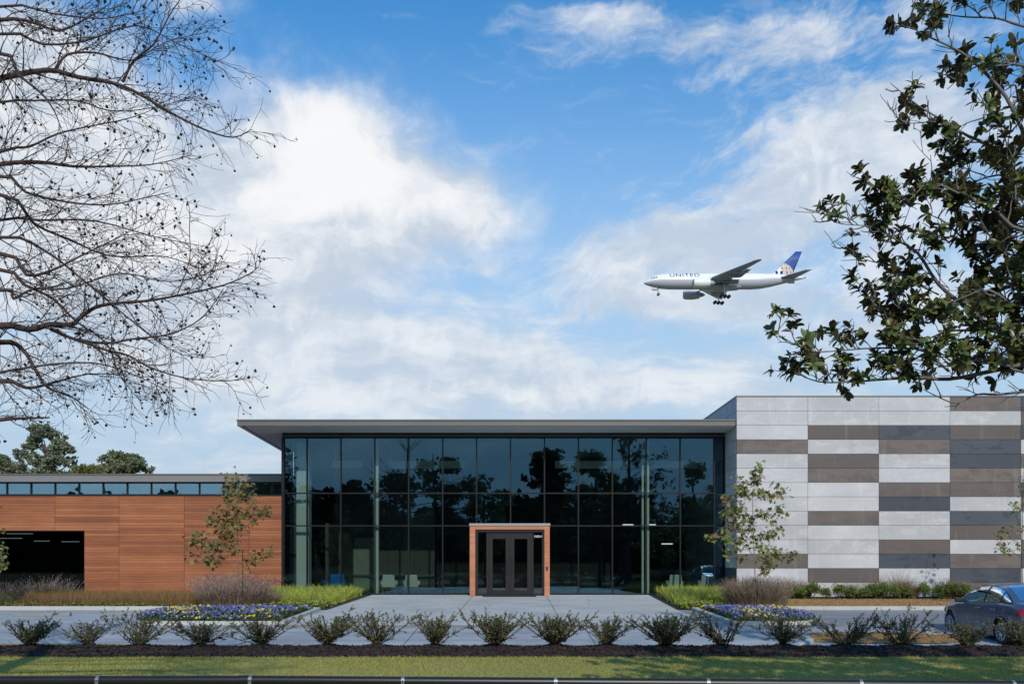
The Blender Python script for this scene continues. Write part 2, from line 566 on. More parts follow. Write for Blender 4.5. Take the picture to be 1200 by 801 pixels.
def pavemat(name, col, dirt, light, tyre=False, seam=None):
    m, nt, bs = newmat(name)
    n1 = noise(nt, 0.45, 8, 0.66)
    n2 = noise(nt, 5.0, 6, 0.65)
    n3 = noise(nt, 60, 4, 0.6)
    c = ramp(nt, n1, [(.30, dirt), (.50, col), (.72, light)])
    c = mixc(nt, 1.0, c, ramp(nt, n2, [(.25, (.84, .84, .85)), (.75, (1.12, 1.12, 1.11))]), 'MULTIPLY')
    c = mixc(nt, 1.0, c, ramp(nt, n3, [(.25, (.86, .86, .86)), (.75, (1.12, 1.12, 1.12))]), 'MULTIPLY')
    # oil spots
    n4 = noise(nt, 1.6, 3, 0.5)
    c = mixc(nt, ramp(nt, n4, [(.70, (0, 0, 0)), (.78, (.55, .55, .55))]), c, [x * .42 for x in dirt] and tuple(x * .42 for x in dirt))
    if tyre:      # long faint wheel tracks along the street
        n5 = noise(nt, 1.0, 6, 0.6, stretch=(0.05, 1.7, 1))
        c = mixc(nt, ramp(nt, n5, [(.50, (0, 0, 0)), (.62, (.55, .55, .55))]), c, tuple(x * .66 for x in col))
    # hairline cracks
    v = nt.nodes.new('ShaderNodeTexVoronoi'); v.feature = 'DISTANCE_TO_EDGE'; v.inputs['Scale'].default_value = 0.22
    wv = nt.nodes.new('ShaderNodeTexCoord').outputs['Object']
    wn = nt.nodes.new('ShaderNodeTexNoise'); wn.inputs['Scale'].default_value = 1.2; wn.inputs['Detail'].default_value = 5
    nt.links.new(wv, wn.inputs['Vector'])
    nt.links.new(mixc(nt, 0.18, wv, wn.outputs['Color']), v.inputs['Vector'])
    c = mixc(nt, ramp(nt, v.outputs['Distance'], [(.0, (.7, .7, .7)), (.004, (0, 0, 0))]), c, tuple(x * .3 for x in dirt))
    nt.links.new(c, bs.inputs['Base Color'])
    bs.inputs['Roughness'].default_value = 0.7
    bump(nt, bs, n3, 0.25, 0.003)
    return m


M['plaza'] = pavemat('broom_finished_concrete', (0.48, 0.46, 0.43), (0.37, 0.355, 0.335), (0.56, 0.54, 0.505))
M['street'] = pavemat('street_concrete', (0.36, 0.365, 0.375), (0.26, 0.265, 0.275), (0.44, 0.445, 0.455), True)
M['road'] = pavemat('side_road_concrete', (0.25, 0.25, 0.26), (0.18, 0.18, 0.19), (0.31, 0.31, 0.32), True)
M['kerb'] = concrete('kerb_concrete', (0.44, 0.42, 0.39), 0.10, (0.33, 0.31, 0.28), 0.58)
M['gutter'] = concrete('worn_tan_gutter', (0.34, 0.28, 0.235), 0.12)
M['soil'] = plain('dark_mulch_soil', (0.030, 0.019, 0.016), 0.95, 0, 0.5, 8, 0.8, 30)
M['mulch'] = islands('mulch_bark', [(0.018, 0.010, 0.009), (0.045, 0.024, 0.020), (0.028, 0.016, 0.014), (0.07, 0.042, 0.034), (0.022, 0.013, 0.012)], 0.9)


def grassground(name, a, b, c):
    m, nt, bs = newmat(name)
    n1 = noise(nt, 0.35, 6, 0.62); n2 = noise(nt, 9, 5, 0.65)
    x = ramp(nt, n1, [(0.3, a), (0.55, b), (0.75, c)])
    x = mixc(nt, 1.0, x, ramp(nt, n2, [(0.25, (0.6, 0.6, 0.6)), (0.75, (1.3, 1.3, 1.3))]), 'MULTIPLY')
    nt.links.new(x, bs.inputs['Base Color'])
    bs.inputs['Roughness'].default_value = 0.95
    bs.inputs['Specular IOR Level'].default_value = 0.1
    bump(nt, bs, n2, 0.9, 0.03)
    return m


M['turf'] = grassground('turf', (0.21, 0.23, 0.065), (0.27, 0.27, 0.085), (0.33, 0.29, 0.12))
M['drygrass'] = grassground('dry_turf', (0.34, 0.20, 0.085), (0.40, 0.245, 0.11), (0.36, 0.22, 0.10))
M['terrain'] = grassground('far_grass', (0.15, 0.15, 0.09), (0.18, 0.17, 0.11), (0.20, 0.18, 0.13))
M['blade'] = islands('lawn_blades', [(0.262, 0.261, 0.048), (0.380, 0.340, 0.073), (0.498, 0.397, 0.103), (0.327, 0.306, 0.060), (0.577, 0.431, 0.154)], 0.7, 0.25)
M['bark'] = plain('grey_brown_bark', (0.075, 0.058, 0.050), 0.9, 0, 0.35, 9, 0.6, 30)
M['twig'] = plain('dark_twig_bark', (0.070, 0.044, 0.038), 0.9, 0, 0.3, 9)
M['pale_bark'] = plain('pale_young_bark', (0.20, 0.15, 0.12), 0.85, 0, 0.3, 9)
M['pod'] = plain('dark_seed_ball', (0.022, 0.014, 0.012), 0.9)
M['pipe'] = plain('black_pipe_paint', (0.010, 0.010, 0.012), 0.42, 0.0, 0.2, 4)
M['galv'] = plain('galvanised_strap', (0.28, 0.29, 0.31), 0.45, 0.7, 0.15, 20)
# ------------------------------------------------------------------ ground, pavements, kerbs
ZG = [(-2000, -0.60), (-45, -0.60), (-28, -0.45), (-21.8, -0.30), (-20.06, -0.40), (-15.1, -0.19), (0, 0.0), (2000, 0.0)]


def zg(y):
    return float(np.interp(y, [a for a, b in ZG], [b for a, b in ZG]))


def strip(name, x0, x1, y0, y1, off, mat, kind='structure', nx=1, parent=None):
    """sheet following the ground between y0 < y1; x0, x1 numbers or functions of y"""
    ys = sorted({y0, y1, *[y for y, _ in ZG if y0 < y < y1], *np.arange(y0, y1, 2.0).tolist()})
    fx0 = x0 if callable(x0) else (lambda y: x0)
    fx1 = x1 if callable(x1) else (lambda y: x1)
    vs, fs = [], []
    for y in ys:
        for i in range(nx + 1):
            t = i / nx
            vs.append((fx0(y) * (1 - t) + fx1(y) * t, y, zg(y) + off))
    for j in range(len(ys) - 1):
        for i in range(nx):
            a = j * (nx + 1) + i
            fs.append((a, a + 1, a + nx + 2, a + nx + 1))
    me = bpy.data.meshes.new(name)
    me.from_pydata(vs, [], fs)
    me.materials.append(mat)
    return tag(link(name, me), kind=kind)


# the land itself, one sheet out to the horizon
xs = [-1800, -300, -80, -30, 0, 30, 80, 300, 1800]
ys = [-1800, -300, -90] + [y for y, _ in ZG if -90 < y < 1800] + [60, 300, 1800]
vs = [(x, y, zg(y) - 0.04) for y in ys for x in xs]
nxs = len(xs)
fs = [(j * nxs + i, j * nxs + i + 1, (j + 1) * nxs + i + 1, (j + 1) * nxs + i) for j in range(len(ys) - 1) for i in range(nxs - 1)]
me = bpy.data.meshes.new('ground'); me.from_pydata(vs, [], fs); me.materials.append(M['terrain'])
tag(link('ground', me), kind='structure')

# entrance plaza: concrete bays with open joints over a dark bed
PL = lambda y: -6.30 + 0.014 * y if y > -9 else -6.43 + 0.045 * (y + 9) * 1.0
PR = lambda y: 6.15 + 0.045 * y if y > -9 else 5.75
strip('plaza_bed', PL, PR, -15.1, -0.02, 0.0, M['groove'])
mb = MB()
cols = [lambda y: PL(y), lambda y: -1.73 + 0.006 * y, lambda y: 1.52 + 0.005 * y, lambda y: PR(y)]
rows = [-0.03, -1.9, -3.8, -6.4, -9.0, -12.0, -15.1]
for j in range(len(rows) - 1):
    for i in range(3):
        ya, yb = rows[j + 1] + 0.012, rows[j]
        xa0, xa1 = cols[i](ya) + 0.01, cols[i + 1](ya) - 0.01
        xb0, xb1 = cols[i](yb) + 0.01, cols[i + 1](yb) - 0.01
        za, zb = zg(ya) + 0.016, zg(yb) + 0.016
        mb.add([(xa0, ya, za), (xa1, ya, za), (xb1, yb, zb), (xb0, yb, zb)], [(0, 1, 2, 3)])
tag(mb.build('plaza', M['plaza']), kind='structure')

strip('street', -70, 70, -20.05, -15.55, 0.0, M['street'])
mb = MB()
for x in np.arange(-39.4, 40, 4.6):
    ya, yb = -20.04, -15.56
    mb.add([(x, ya, zg(ya) + .004), (x + .018, ya, zg(ya) + .004), (x + .018, yb, zg(yb) + .004), (x, yb, zg(yb) + .004)], [(0, 1, 2, 3)])
tag(mb.build('street_joint', M['groove']), kind='structure')
strip('gutter', -11.0, 9.4, -15.55, -15.1, 0.004, M['gutter'])
strip('parking_lot', -70, PL, -15.5501, -9.0, 0.0, M['street'])
strip('side_road', PR, 70, -15.5501, -9.0, 0.0, M['road'])
strip('planting_soil', -60, lambda y: PL(y), -8.9, 2.0, 0.006, M['soil'])
strip('planting_soil', lambda y: PR(y), 9.59, -8.9, -0.1, 0.006, M['soil'])
strip('planting_soil', 9.6, 60, -3.4, -2.1, 0.006, M['soil'])
strip('dry_lawn', 9.3, 70, -8.86, -3.4, 0.03, M['drygrass'], nx=8)


def kerb(name, path, w=0.15, h=0.13, mat=None):
    """kerb stones along a path of (x, y)"""
    mb = MB()
    n = len(path)
    L, Rr = [], []
    for i, (x, y) in enumerate(path):
        a = Vector(path[max(i - 1, 0)]); b = Vector(path[min(i + 1, n - 1)])
        t = (b - a).normalized(); nn = Vector((-t.y, t.x)) * w / 2
        L.append((x + nn.x, y + nn.y)); Rr.append((x - nn.x, y - nn.y))
    vs, fs = [], []
    for (lx, ly), (rx, ry) in zip(L, Rr):
        vs += [(lx, ly, zg(ly) - 0.05), (lx, ly, zg(ly) + h), (rx, ry, zg(ry) + h), (rx, ry, zg(ry) - 0.05)]
    for i in range(n - 1):
        a, b = 4 * i, 4 * i + 4
        fs += [(a, a + 1, b + 1, b), (a + 1, a + 2, b + 2, b + 1), (a + 2, a + 3, b + 3, b + 2)]
    fs += [(0, 3, 2, 1), (4 * n - 4, 4 * n - 3, 4 * n - 2, 4 * n - 1)]
    mb.add(vs, fs)
    return tag(mb.build(name, mat or M['kerb'], bevel=0.02), kind='structure')


kerb('kerb', [(x, -8.95) for x in (-60, -40, -30, -20, -16, -13, -11.6)])
kerb('kerb', [(x, -8.95) for x in (9.25, 12, 16, 24, 40, 60)])
# flower islands, rounded at the road end, kerbed
def island(cx0, cx1, y0, y1, side, n=10):
    """closed outline (x, y): straight at one end, rounded at the other (side = -1 left, 1 right)"""
    ry = (y1 - y0) / 2; cy = (y0 + y1) / 2
    pts = []
    if side < 0:
        pts = [(cx1, y1), (cx0 + 1.2, y1)]
        pts += [(cx0 + 1.2 - 1.2 * math.sin(math.pi * k / n), cy + ry * math.cos(math.pi * k / n)) for k in range(1, n)]
        pts += [(cx0 + 1.2, y0), (cx1 + 0.15, y0)]
    else:
        pts = [(cx0, y0), (cx1 - 1.2, y0)]
        pts += [(cx1 - 1.2 + 1.2 * math.sin(math.pi * k / n), cy - ry * math.cos(math.pi * k / n)) for k in range(1, n)]
        pts += [(cx1 - 1.2, y1), (cx0, y1)]
    return pts


ISL = [island(-11.5, -6.75, -14.6, -9.1, -1), island(6.35, 9.3, -14.6, -9.1, 1)]
for pts in ISL:
    kerb('kerb', pts + [pts[0], pts[1]], 0.2, 0.10)
    me = bpy.data.meshes.new('planting_soil')
    me.from_pydata([(x, y, zg(y) + 0.06) for x, y in pts], [], [tuple(range(len(pts)))])
    me.materials.append(M['soil'])
    tag(link('planting_soil', me), kind='structure')

# dry grass patches beside the street
def patch(name, cx, cy, rx, ry, off, mat, seed):
    rr = random.Random(seed)
    k = 40
    vs = [(cx, cy, zg(cy) + off)]
    for i in range(k):
        a = 2 * math.pi * i / k
        q = 1 + rr.uniform(-0.08, 0.08)
        x, y = cx + rx * math.copysign(abs(math.cos(a)) ** 0.7, math.cos(a)) * q, cy + ry * math.copysign(abs(math.sin(a)) ** 0.7, math.sin(a)) * q
        vs.append((x, y, zg(y) + off))
    fs = [(0, 1 + i, 1 + (i + 1) % k) for i in range(k)]
    me = bpy.data.meshes.new(name); me.from_pydata(vs, [], fs); me.materials.append(mat)
    return tag(link(name, me), kind='structure')


patch('dry_lawn', 9.2, -17.6, 2.0, 1.0, 0.02, M['drygrass'], 4)
patch('dry_lawn', -11.5, -19.2, 3.6, 0.5, 0.02, M['drygrass'], 5)
kerb('kerb', [(6.6, -19.3), (7.0, -18.85), (7.3, -18.3), (7.35, -17.6)], 0.15, 0.10)

# near lawn
rng = np.random.default_rng(3)
SHX = [(px - 600) * 19.3 / F for px in (37, 103, 165, 236, 307, 383, 442, 510, 580, 650, 712, 780, 846, 917, 990, 1056, 1132, 1195)]
SHY = -20.75


def zmound(x, y):
    t = (y + 21.75) / 1.75                        # 0 at the lawn, 1 at the street
    base = zg(-21.8) + 0.02 + (0.09 * math.sin(math.pi * min(max(t, 0), 1)) ** 0.6)
    if t > 0.93: base -= (t - 0.93) * 1.6
    b = sum(0.07 * math.exp(-((x - sx) / 0.26) ** 2 - ((y - SHY) / 0.30) ** 2) for sx in SHX if abs(x - sx) < 1)
    return base + b + 0.012 * math.sin(7.1 * x + 3 * y) * math.sin(4.3 * x - 9 * y)


vs, fs = [], []
gx = np.arange(-24, 24.01, 0.12); gy = np.linspace(-21.78, -20.0, 17)
edge = {}
for j, y in enumerate(gy):
    for x in gx:
        yy = y
        if j == 0: yy = y + 0.07 * math.sin(1.7 * x) + 0.05 * math.sin(5.3 * x + 1)
        vs.append((x, yy, zmound(x, y) if j else zg(-21.8) - 0.02))
n = len(gx)
fs = [(j * n + i, j * n + i + 1, (j + 1) * n + i + 1, (j + 1) * n + i) for j in range(len(gy) - 1) for i in range(n - 1)]
me = bpy.data.meshes.new('mulch_bed'); me.from_pydata(vs, [], fs); me.materials.append(M['soil'])
tag(link('mulch_bed', me), kind='structure')
strip('lawn', -40, 40, -29.5, -21.55, 0.01, M['turf'], nx=20)

# bark chips on the mulch and short blades on the lawn
N = 16000
px_ = rng.uniform(-13.5, 13.5, N); py_ = rng.uniform(-21.82, -20.05, N)
pos = np.array([(a, b, zmound(a, max(b, -21.7)) + 0.008) for a, b in zip(px_, py_)])
T = np.array([(-.5, -.16, 0), (.5, -.2, 0.05), (.45, .2, 0), (-.5, .15, 0.08)])
D = rng.normal(size=(N, 3)) * (1, 1, 0.45); U = rng.normal(size=(N, 3)) * (0.4, 0.4, 1) + (0, 0, 0.6)
V, Fc = stamp(T, np.array([[0, 1, 2, 3]]), pos, frames(D, U), rng.uniform(0.03, 0.085, N))
tag(npmesh('bark_chips', V, Fc, M['mulch']), 'dark brown bark chips spread along the strip under the row of shrubs', 'mulch', kind='stuff')

N = 150000
x = rng.uniform(-13.5, 13.5, N); y = rng.uniform(-28.4, -21.6, N)
keep = np.abs(x) < 0.64 * (y + 40) + 0.8
x, y = x[keep], y[keep]
pos = np.stack([x, y, np.array([zg(b) for b in y]) + 0.005], 1)
cl = 0.5 + 0.5 * np.sin(x * 1.7 + 2 * np.sin(y * 1.1)) * np.sin(y * 2.3 + x * 0.6)
H = rng.uniform(0.022, 0.055, len(x)) * (0.75 + 0.6 * cl)
V, Fc = blades(rng, pos, H, np.full(len(x), 0.011), rng.normal(size=(len(x), 2)) * 0.45, segs=1)
tag(npmesh('grass', V, Fc, M['blade']), 'short green lawn grass in front of the mulch strip', 'grass', kind='stuff')
N = 26000
x = rng.uniform(7.2, 22, N); y = rng.uniform(-8.8, -3.4, N)
pos = np.stack([x, y, np.array([zg(b) for b in y]) + 0.03], 1)
M['dryblade'] = islands('dry_blades', [(0.360, 0.210, 0.090), (0.460, 0.290, 0.140), (0.400, 0.250, 0.100), (0.300, 0.180, 0.080)], 0.8, 0.2)
k = x > 9.3
V, Fc = blades(rng, pos[k], rng.uniform(0.02, 0.06, k.sum()), np.full(k.sum(), 0.02), rng.normal(size=(k.sum(), 2)) * 0.6, segs=1)
tag(npmesh('dry_grass', V, Fc, M['dryblade']), 'straw coloured dormant grass between the hedge and the road kerb', 'dry grass', kind='stuff')

n = 5200
a = rng.uniform(0, 2 * np.pi, n); q_ = np.sqrt(rng.uniform(0, 1, n))
x = 9.2 + 2.05 * q_ * np.cos(a); y = -17.6 + 1.05 * q_ * np.sin(a)
pos = np.stack([x, y, np.array([zg(b) for b in y]) + 0.015], 1)
V, Fc = blades(rng, pos, rng.uniform(0.03, 0.07, n), np.full(n, 0.02), rng.normal(size=(n, 2)) * 0.6, segs=1)
tag(npmesh('dry_grass', V, Fc, M['dryblade']), 'straw coloured grass patch beside the street in front of the parked car', 'dry grass', kind='stuff')
# ------------------------------------------------------------------ the buildings
XL, XR = -10.35, 9.60          # glass front, left corner and right end
ZT = 7.26                      # head of the curtain wall
pav = empty('glass_pavilion', (0, 0, 0), 'glass fronted entrance pavilion with dark tinted curtain wall under a flat grey canopy', 'building')

# curtain wall frame
mx = [-9.24 + 1.529 * k for k in range(13)]
tz = [3.12, 4.585, 7.10]
DX0, DX1, DZ = -1.87, 1.67, 3.12    # the gap the portal stands in
mb = MB()
fw = 0.028
for x in mx:
    z0 = 3.12 if DX0 < x < DX1 else 0.09
    mb.box(x - fw, x + fw, -0.05, 0.12, z0, 7.075)
for z in tz[:2]:
    edges = [XL + 0.10] + mx + [XR - 0.08]
    for a, b in zip(edges[:-1], edges[1:]):
        if z == 3.12 and a > DX0 - 0.1 and b < DX1 + 0.1: pass
        mb.box(a + fw + 0.001, b - fw - 0.001, -0.045, 0.11, z - 0.028, z + 0.028)
mb.box(XL, XR, -0.055, 0.125, 7.078, 7.13)
mb.box(XL, XR, -0.06, 0.13, 7.215, 7.297)
mb.box(XL - 0.03, XL + 0.10, -0.058, 0.128, 0.02, 7.076)
mb.box(XR - 0.08, XR - 0.005, -0.058, 0.128, 0.02, 7.076)
for a, b in ((XL + 0.1, DX0), (DX1, XR - 0.08)):
    mb.box(a, b, -0.052, 0.122, 0.02, 0.085)
cw = mb.build('curtain_wall', M['mullion'], pav)
mb = MB(); mb.box(XL, XR, -0.02, 0.06, 7.131, 7.214)
mb.build('head_panel', plain('grey_head_panel', (0.10, 0.115, 0.115), 0.35), cw)
# side returns of the glass volume
mb = MB()
mb.box(XL - 0.02, XL + 0.04, 0.131, 0.20, 0.02, 7.296)
mb.box(XL - 0.021, XL + 0.041, 0.19, 1.98, 0.018, 0.09)
mb.box(XL - 0.021, XL + 0.041, 0.19, 1.98, 7.08, 7.297)
mb.build('side_frame', M['mullion'], pav)
rg = random.Random(11)


def pane(x0, x1, z0, z1, name='glass_pane', parent=cw, mat=M['glass'], y=0.02, t=0.012, tilt=0.10):
    mb = MB()
    w, h = x1 - x0, z1 - z0
    mb.box(-w / 2, w / 2, -t / 2, t / 2, -h / 2, h / 2)
    o = mb.build(name, mat, parent)
    o.location = ((x0 + x1) / 2, y, (z0 + z1) / 2)
    o.rotation_euler = (R(rg.uniform(-tilt, tilt)), 0, R(rg.uniform(-tilt, tilt)))
    return o


edges = [XL + 0.10] + mx + [XR - 0.08]
for a, b in zip(edges[:-1], edges[1:]):
    for z0, z1 in ((0.086, 3.091), (3.149, 4.556), (4.614, 7.077)):
        x0, x1 = a + fw, b - fw
        if z0 < 1 and x0 > DX0 - 0.8 and x1 < DX1 + 0.8:
            if x1 < DX0 or x0 > DX1: pass
            elif x0 < DX0: x1 = DX0
            elif x1 > DX1: x0 = DX1
            else: continue
            if x1 - x0 < 0.05: continue
        pane(x0, x1, z0, z1)
pane_s = MB(); pane_s.box(XL + 0.005, XL + 0.017, 0.13, 1.95, 0.09, 7.08)
pane_s.build('side_pane', M['glass'], cw)

# canopy
CZ0, CZ1 = 7.30, 7.585
cl0, cl1 = Vector((-11.77, -2.0)), Vector((-12.30, 7.6))
mb = MB()
poly = [(cl0.x, -2.0), (9.57, -2.0), (9.57, 14), (cl1.x, cl1.y + 0.2), (cl1.x, cl1.y)]
poly = [(cl0.x, -2.0), (9.57, -2.0), (9.57, 7.6), (cl1.x, cl1.y)]
mb.prism(poly, CZ0 + 0.03, CZ1)
can = mb.build('canopy', M['fascia'], pav)
mb = MB()
y = -1.9
while y < 7.5:
    t = (y + 2) / 9.6
    xl = cl0.x + (cl1.x - cl0.x) * t
    mb.box(xl + 0.30, 9.56, y, y + 0.185, CZ0, CZ0 + 0.028)
    y += 0.20
mb.build('soffit', M['soffit'], can)
mb = MB()
t0 = Vector((cl0.x + 0.20, -1.95)); t1 = Vector((cl1.x + 0.20, 7.55))
mb.add([(t0.x, t0.y, CZ0 + 0.026), (t0.x + 0.07, t0.y, CZ0 + 0.026), (t1.x + 0.07, t1.y, CZ0 + 0.026), (t1.x, t1.y, CZ0 + 0.026)], [(0, 3, 2, 1)])
mb.add([(cl0.x + 0.01, -1.98, CZ0 + 0.024), (cl0.x + 0.19, -1.98, CZ0 + 0.024), (cl1.x + 0.19, 7.58, CZ0 + 0.024), (cl1.x + 0.01, 7.58, CZ0 + 0.024)], [(0, 3, 2, 1)], 1)
mb.build('edge_reveal', [M['groove'], M['soffit']], can)
mb = MB(); mb.box(cl0.x - 0.02, 9.56, -2.035, -2.002, CZ1 - 0.045, CZ1 + 0.02)
mb.build('drip_edge', M['fascia'], can)

# lobby shell
mb = MB()
mb.box(XL + 0.05, 9.55, 0.13, 11, -0.02, 0.02, 0)
mb.box(XL, 9.58, 11, 11.2, 0, 7.3, 1)
mb.box(XL + 0.02, XL + 0.2, 2.05, 11, 0.02, 7.3, 2)
mb.box(XL + 0.21, 9.56, 0.20, 10.99, 7.02, 7.06, 3)
mb.box(-4.0, 5.2, 7.0, 7.2, 0.02, 7.0, 1)
mb.box(-9.2, -4.01, 6.0, 6.2, 0.02, 7.0, 2)
mb.box(5.21, 9.5, 9.0, 9.2, 0.02, 7.0, 1)
mb.build('lobby_shell', [M['int_floor'], M['int_dark'], M['int_wall'], plain('lobby_ceiling', (0.22, 0.23, 0.23), 0.8)], pav)
mb = MB(); mb.box(-9.85, -9.28, 0.55, 1.1, 0.021, 7.01)
mb.build('pilaster', M['int_col'], pav)
for x0, x1 in ((-6.27, -6.05), (5.88, 5.98), (6.12, 6.22)):
    mb = MB(); mb.box(x0, x1, 0.22, 0.42, 0.021, 7.015)
    mb.build('column', M['int_col'], pav, bevel=0.01)
mb = MB(); mb.box(-8.75, -8.6, 1.6, 5.9, 0.021, 3.3); mb.box(-8.3, -8.2, 2.5, 5.9, 0.021, 2.9)
mb.build('partition', M['int_wall'], pav)
# inner door with its slot window on the left wall of the lobby
d = MB(); d.box(-8.9, -7.0, 5.90, 5.98, 0.03, 2.7)
dr = d.build('inner_door', plain('pale_inner_door', (0.30, 0.31, 0.27), 0.6), pav)
d = MB(); d.box(-8.75, -8.35, 5.875, 5.897, 1.5, 2.4)
d.build('door_window', M['black'], dr)
# mezzanine edge
mb = MB(); mb.box(-4.0, 5.2, 6.4, 6.98, 4.3, 4.7)
mb.build('mezzanine_edge', M['int_dark'], pav)

# pale acoustic panels and lit lamps hanging under the lobby ceiling
for i, (xa, xb, z, yy, lab) in enumerate([
        (-5.75, -3.6, 6.0, 1.2, 'pale acoustic panel hung high in the lobby behind the upper left glass'),
        (-3.5, -2.2, 6.0, 1.2, 'short pale acoustic panel hung in the lobby left of the entrance axis'),
        (2.0, 5.4, 6.0, 1.2, 'long pale acoustic panel hung high in the lobby right of the entrance axis'),
        (6.4, 8.6, 6.0, 1.2, 'pale acoustic panel hung in the lobby behind the rightmost upper glass'),
        (-8.4, -7.0, 6.05, 1.4, 'pale acoustic panel hung in the lobby near the left glass corner')]):
    mb = MB(); mb.box(xa, xb, yy, yy + 0.06, z - 0.17, z + 0.17)
    for q in (xa + 0.15, xb - 0.15): mb.tube([(q, yy + 0.03, z + 0.17), (q, yy + 0.03, 7.0)], 0.008, 5)
    o = mb.build('acoustic_panel', plain('acoustic_felt', (0.60, 0.63, 0.55), 0.9), None)
    tag(o, lab, 'ceiling panel', 'acoustic panels hung in the lobby')
LAMPS = [(-5.75, -5.0, 3.17, 2.0, 'lit strip lamp in the lobby just right of the pale left column'), (-6.75, -6.45, 3.17, 2.0, 'short lit strip lamp in the lobby just left of the pale left column'),
         (5.25, 5.75, 3.22, 2.0, 'lit strip lamp in the lobby left of the twin pale columns'), (6.35, 6.8, 3.22, 2.0, 'lit strip lamp in the lobby right of the twin pale columns'),
         (7.6, 8.15, 2.35, 5.0, 'low lit strip lamp deep in the lobby behind the right glass')]
for xa, xb, z, yy, lab in LAMPS:
    mb = MB()
    mb.box(xa, xb, yy, yy + 0.12, z, z + 0.045)
    o = mb.build('lamp_body', M['lamp'])
    e = empty('strip_lamp', ((xa + xb) / 2, yy, z), lab, 'lamp', 'strip lamps in the lobby')
    o.parent = e; o.matrix_parent_inverse = Matrix.Translation((-(xa + xb) / 2, -yy, -z))
    mb = MB()
    for q in (xa + 0.08, xb - 0.08): mb.tube([(q, yy + 0.06, z + 0.045), (q, yy + 0.06, 7.0)], 0.006, 5)
    r_ = mb.build('suspension_rod', M['black']); r_.parent = e; r_.matrix_parent_inverse = o.matrix_parent_inverse.copy()


# lounge chairs behind the glass
def lounge(loc, rz, mat, lab, cat='chair', group=None, w=0.72):
    e = empty('lounge_chair', loc, lab, cat, group, rz)
    mb = MB()
    prof = [(-w / 2, 0.0), (-w / 2 * 0.98, 0.05)]
    mb.add([(-w * .5, .30, .40), (w * .5, .30, .40), (w * .5, -.30, .40), (-w * .5, -.30, .40), (-w * .5, .30, .27), (w * .5, .30, .27), (w * .5, -.30, .27), (-w * .5, -.30, .27)],
           [(0, 3, 2, 1), (4, 5, 6, 7), (0, 1, 5, 4), (1, 2, 6, 5), (2, 3, 7, 6), (3, 0, 4, 7)])
    mb.build('seat', mat, e, bevel=0.04)
    b = MB()
    vs = [(-w * .5, -.33, .30), (w * .5, -.33, .30), (w * .40, -.43, .88), (-w * .40, -.43, .88), (-w * .5, -.24, .30), (w * .5, -.24, .30), (w * .40, -.35, .88), (-w * .40, -.35, .88)]
    b.add(vs, [(0, 1, 2, 3), (5, 4, 7, 6), (4, 0, 3, 7), (1, 5, 6, 2), (3, 2, 6, 7), (4, 5, 1, 0)])
    b.build('backrest', mat, e, bevel=0.03)
    for sx in (-1, 1):
        a = MB(); a.box(sx * w * .5 - 0.05, sx * w * .5 + 0.05, -.24, .28, .41, .60)
        a.build('armrest', mat, e, bevel=0.03)
        for sy in (-1, 1):
            l = MB(); l.tube([(sx * w * .40, sy * .22, .27), (sx * w * .46, sy * .27, 0.0)], [0.022, 0.013], 8)
            l.build('leg', M['steel'], e)
    return e


for px, mt, lab in ((456.5, 'cream', 'pale cream lounge chair seen from behind through the glass, next to the left column'),
                    (483, 'cream', 'pale cream lounge chair behind the glass, second from the left column toward the door'),
                    (790, 'cream', 'dim cream lounge chair behind the right glass, nearer the twin pale columns'),
                    (827, 'cream', 'dim cream lounge chair behind the glass in the right corner of the lobby')):
    lounge(((px - 600) / F * 41.2, 1.2, 0.021), 0, M[mt], lab, group='cream lounge chairs behind the glass', w=0.66)
lounge(((391 - 600) / F * 42.5, 2.5, 0.021), R(30), M['blue'], 'bright blue lounge chair behind the glass above the left planting', w=0.95)

# ---- entrance portal with its doors
por = empty('entrance_portal', (0, -0.45, 0), 'cedar clad door surround with zinc cap standing in front of the glass wall', 'door surround')
PY0, PY1 = -0.92, -0.06
mb = MB()
def planks(mb, x0, x1, y0, y1, z0, z1, pitch=0.105, gap=0.008, m=0):
    z = z0
    while z < z1 - 0.01:
        mb.box(x0, x1, y0, y1, z, min(z + pitch - gap, z1), m)
        z += pitch
for x0, x1 in ((-1.86, -1.62), (1.43, 1.66)):
    planks(mb, x0, x1, PY0, PY1, 0.02, 3.085)
    mb.box(x0 + 0.012, x1 - 0.012, PY0 + 0.012, PY1, 0.02, 3.085, 1)
mb.box(-1.62, 1.43, PY0, PY1, 2.93, 3.085)
loc_inv = Matrix.Translation((0, 0.45, 0))
def child(mb, name, mats, par, **k):
    o = mb.build(name, mats, None, **k); o.parent = par
    o.matrix_parent_inverse = Matrix.Translation(-par.location) if par.type == 'EMPTY' else Matrix.Identity(4)
    return o
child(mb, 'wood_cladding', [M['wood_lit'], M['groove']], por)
mb = MB(); mb.box(-1.885, 1.685, PY0 - 0.03, PY1, 3.088, 3.195); child(mb, 'zinc_cap', M['zinc'], por, bevel=0.006)
mb = MB()
mb.box(-1.615, -1.50, -0.86, -0.66, 0.02, 2.925); mb.box(1.33, 1.425, -0.86, -0.66, 0.02, 2.925)
mb.box(-1.50, 1.33, -0.86, -0.66, 2.82, 2.925)
mb.box(-1.13, -1.05, -0.78, -0.66, 0.02, 2.82); mb.box(0.87, 0.95, -0.78, -0.66, 0.02, 2.82)
mb.box(-1.05, 0.87, -0.78, -0.66, 2.72, 2.82)
mb.box(-1.50, -1.13, -0.78, -0.66, 0.02, 0.10); mb.box(0.95, 1.33, -0.78, -0.66, 0.02, 0.10)
fr = child(mb, 'door_frame', M['door_frame'], por)
for x0, x1 in ((-1.50, -1.13), (0.95, 1.33)):
    mb = MB(); mb.box(x0, x1, -0.73, -0.718, 0.10, 2.82); child(mb, 'sidelight', M['clear_glass'], por)
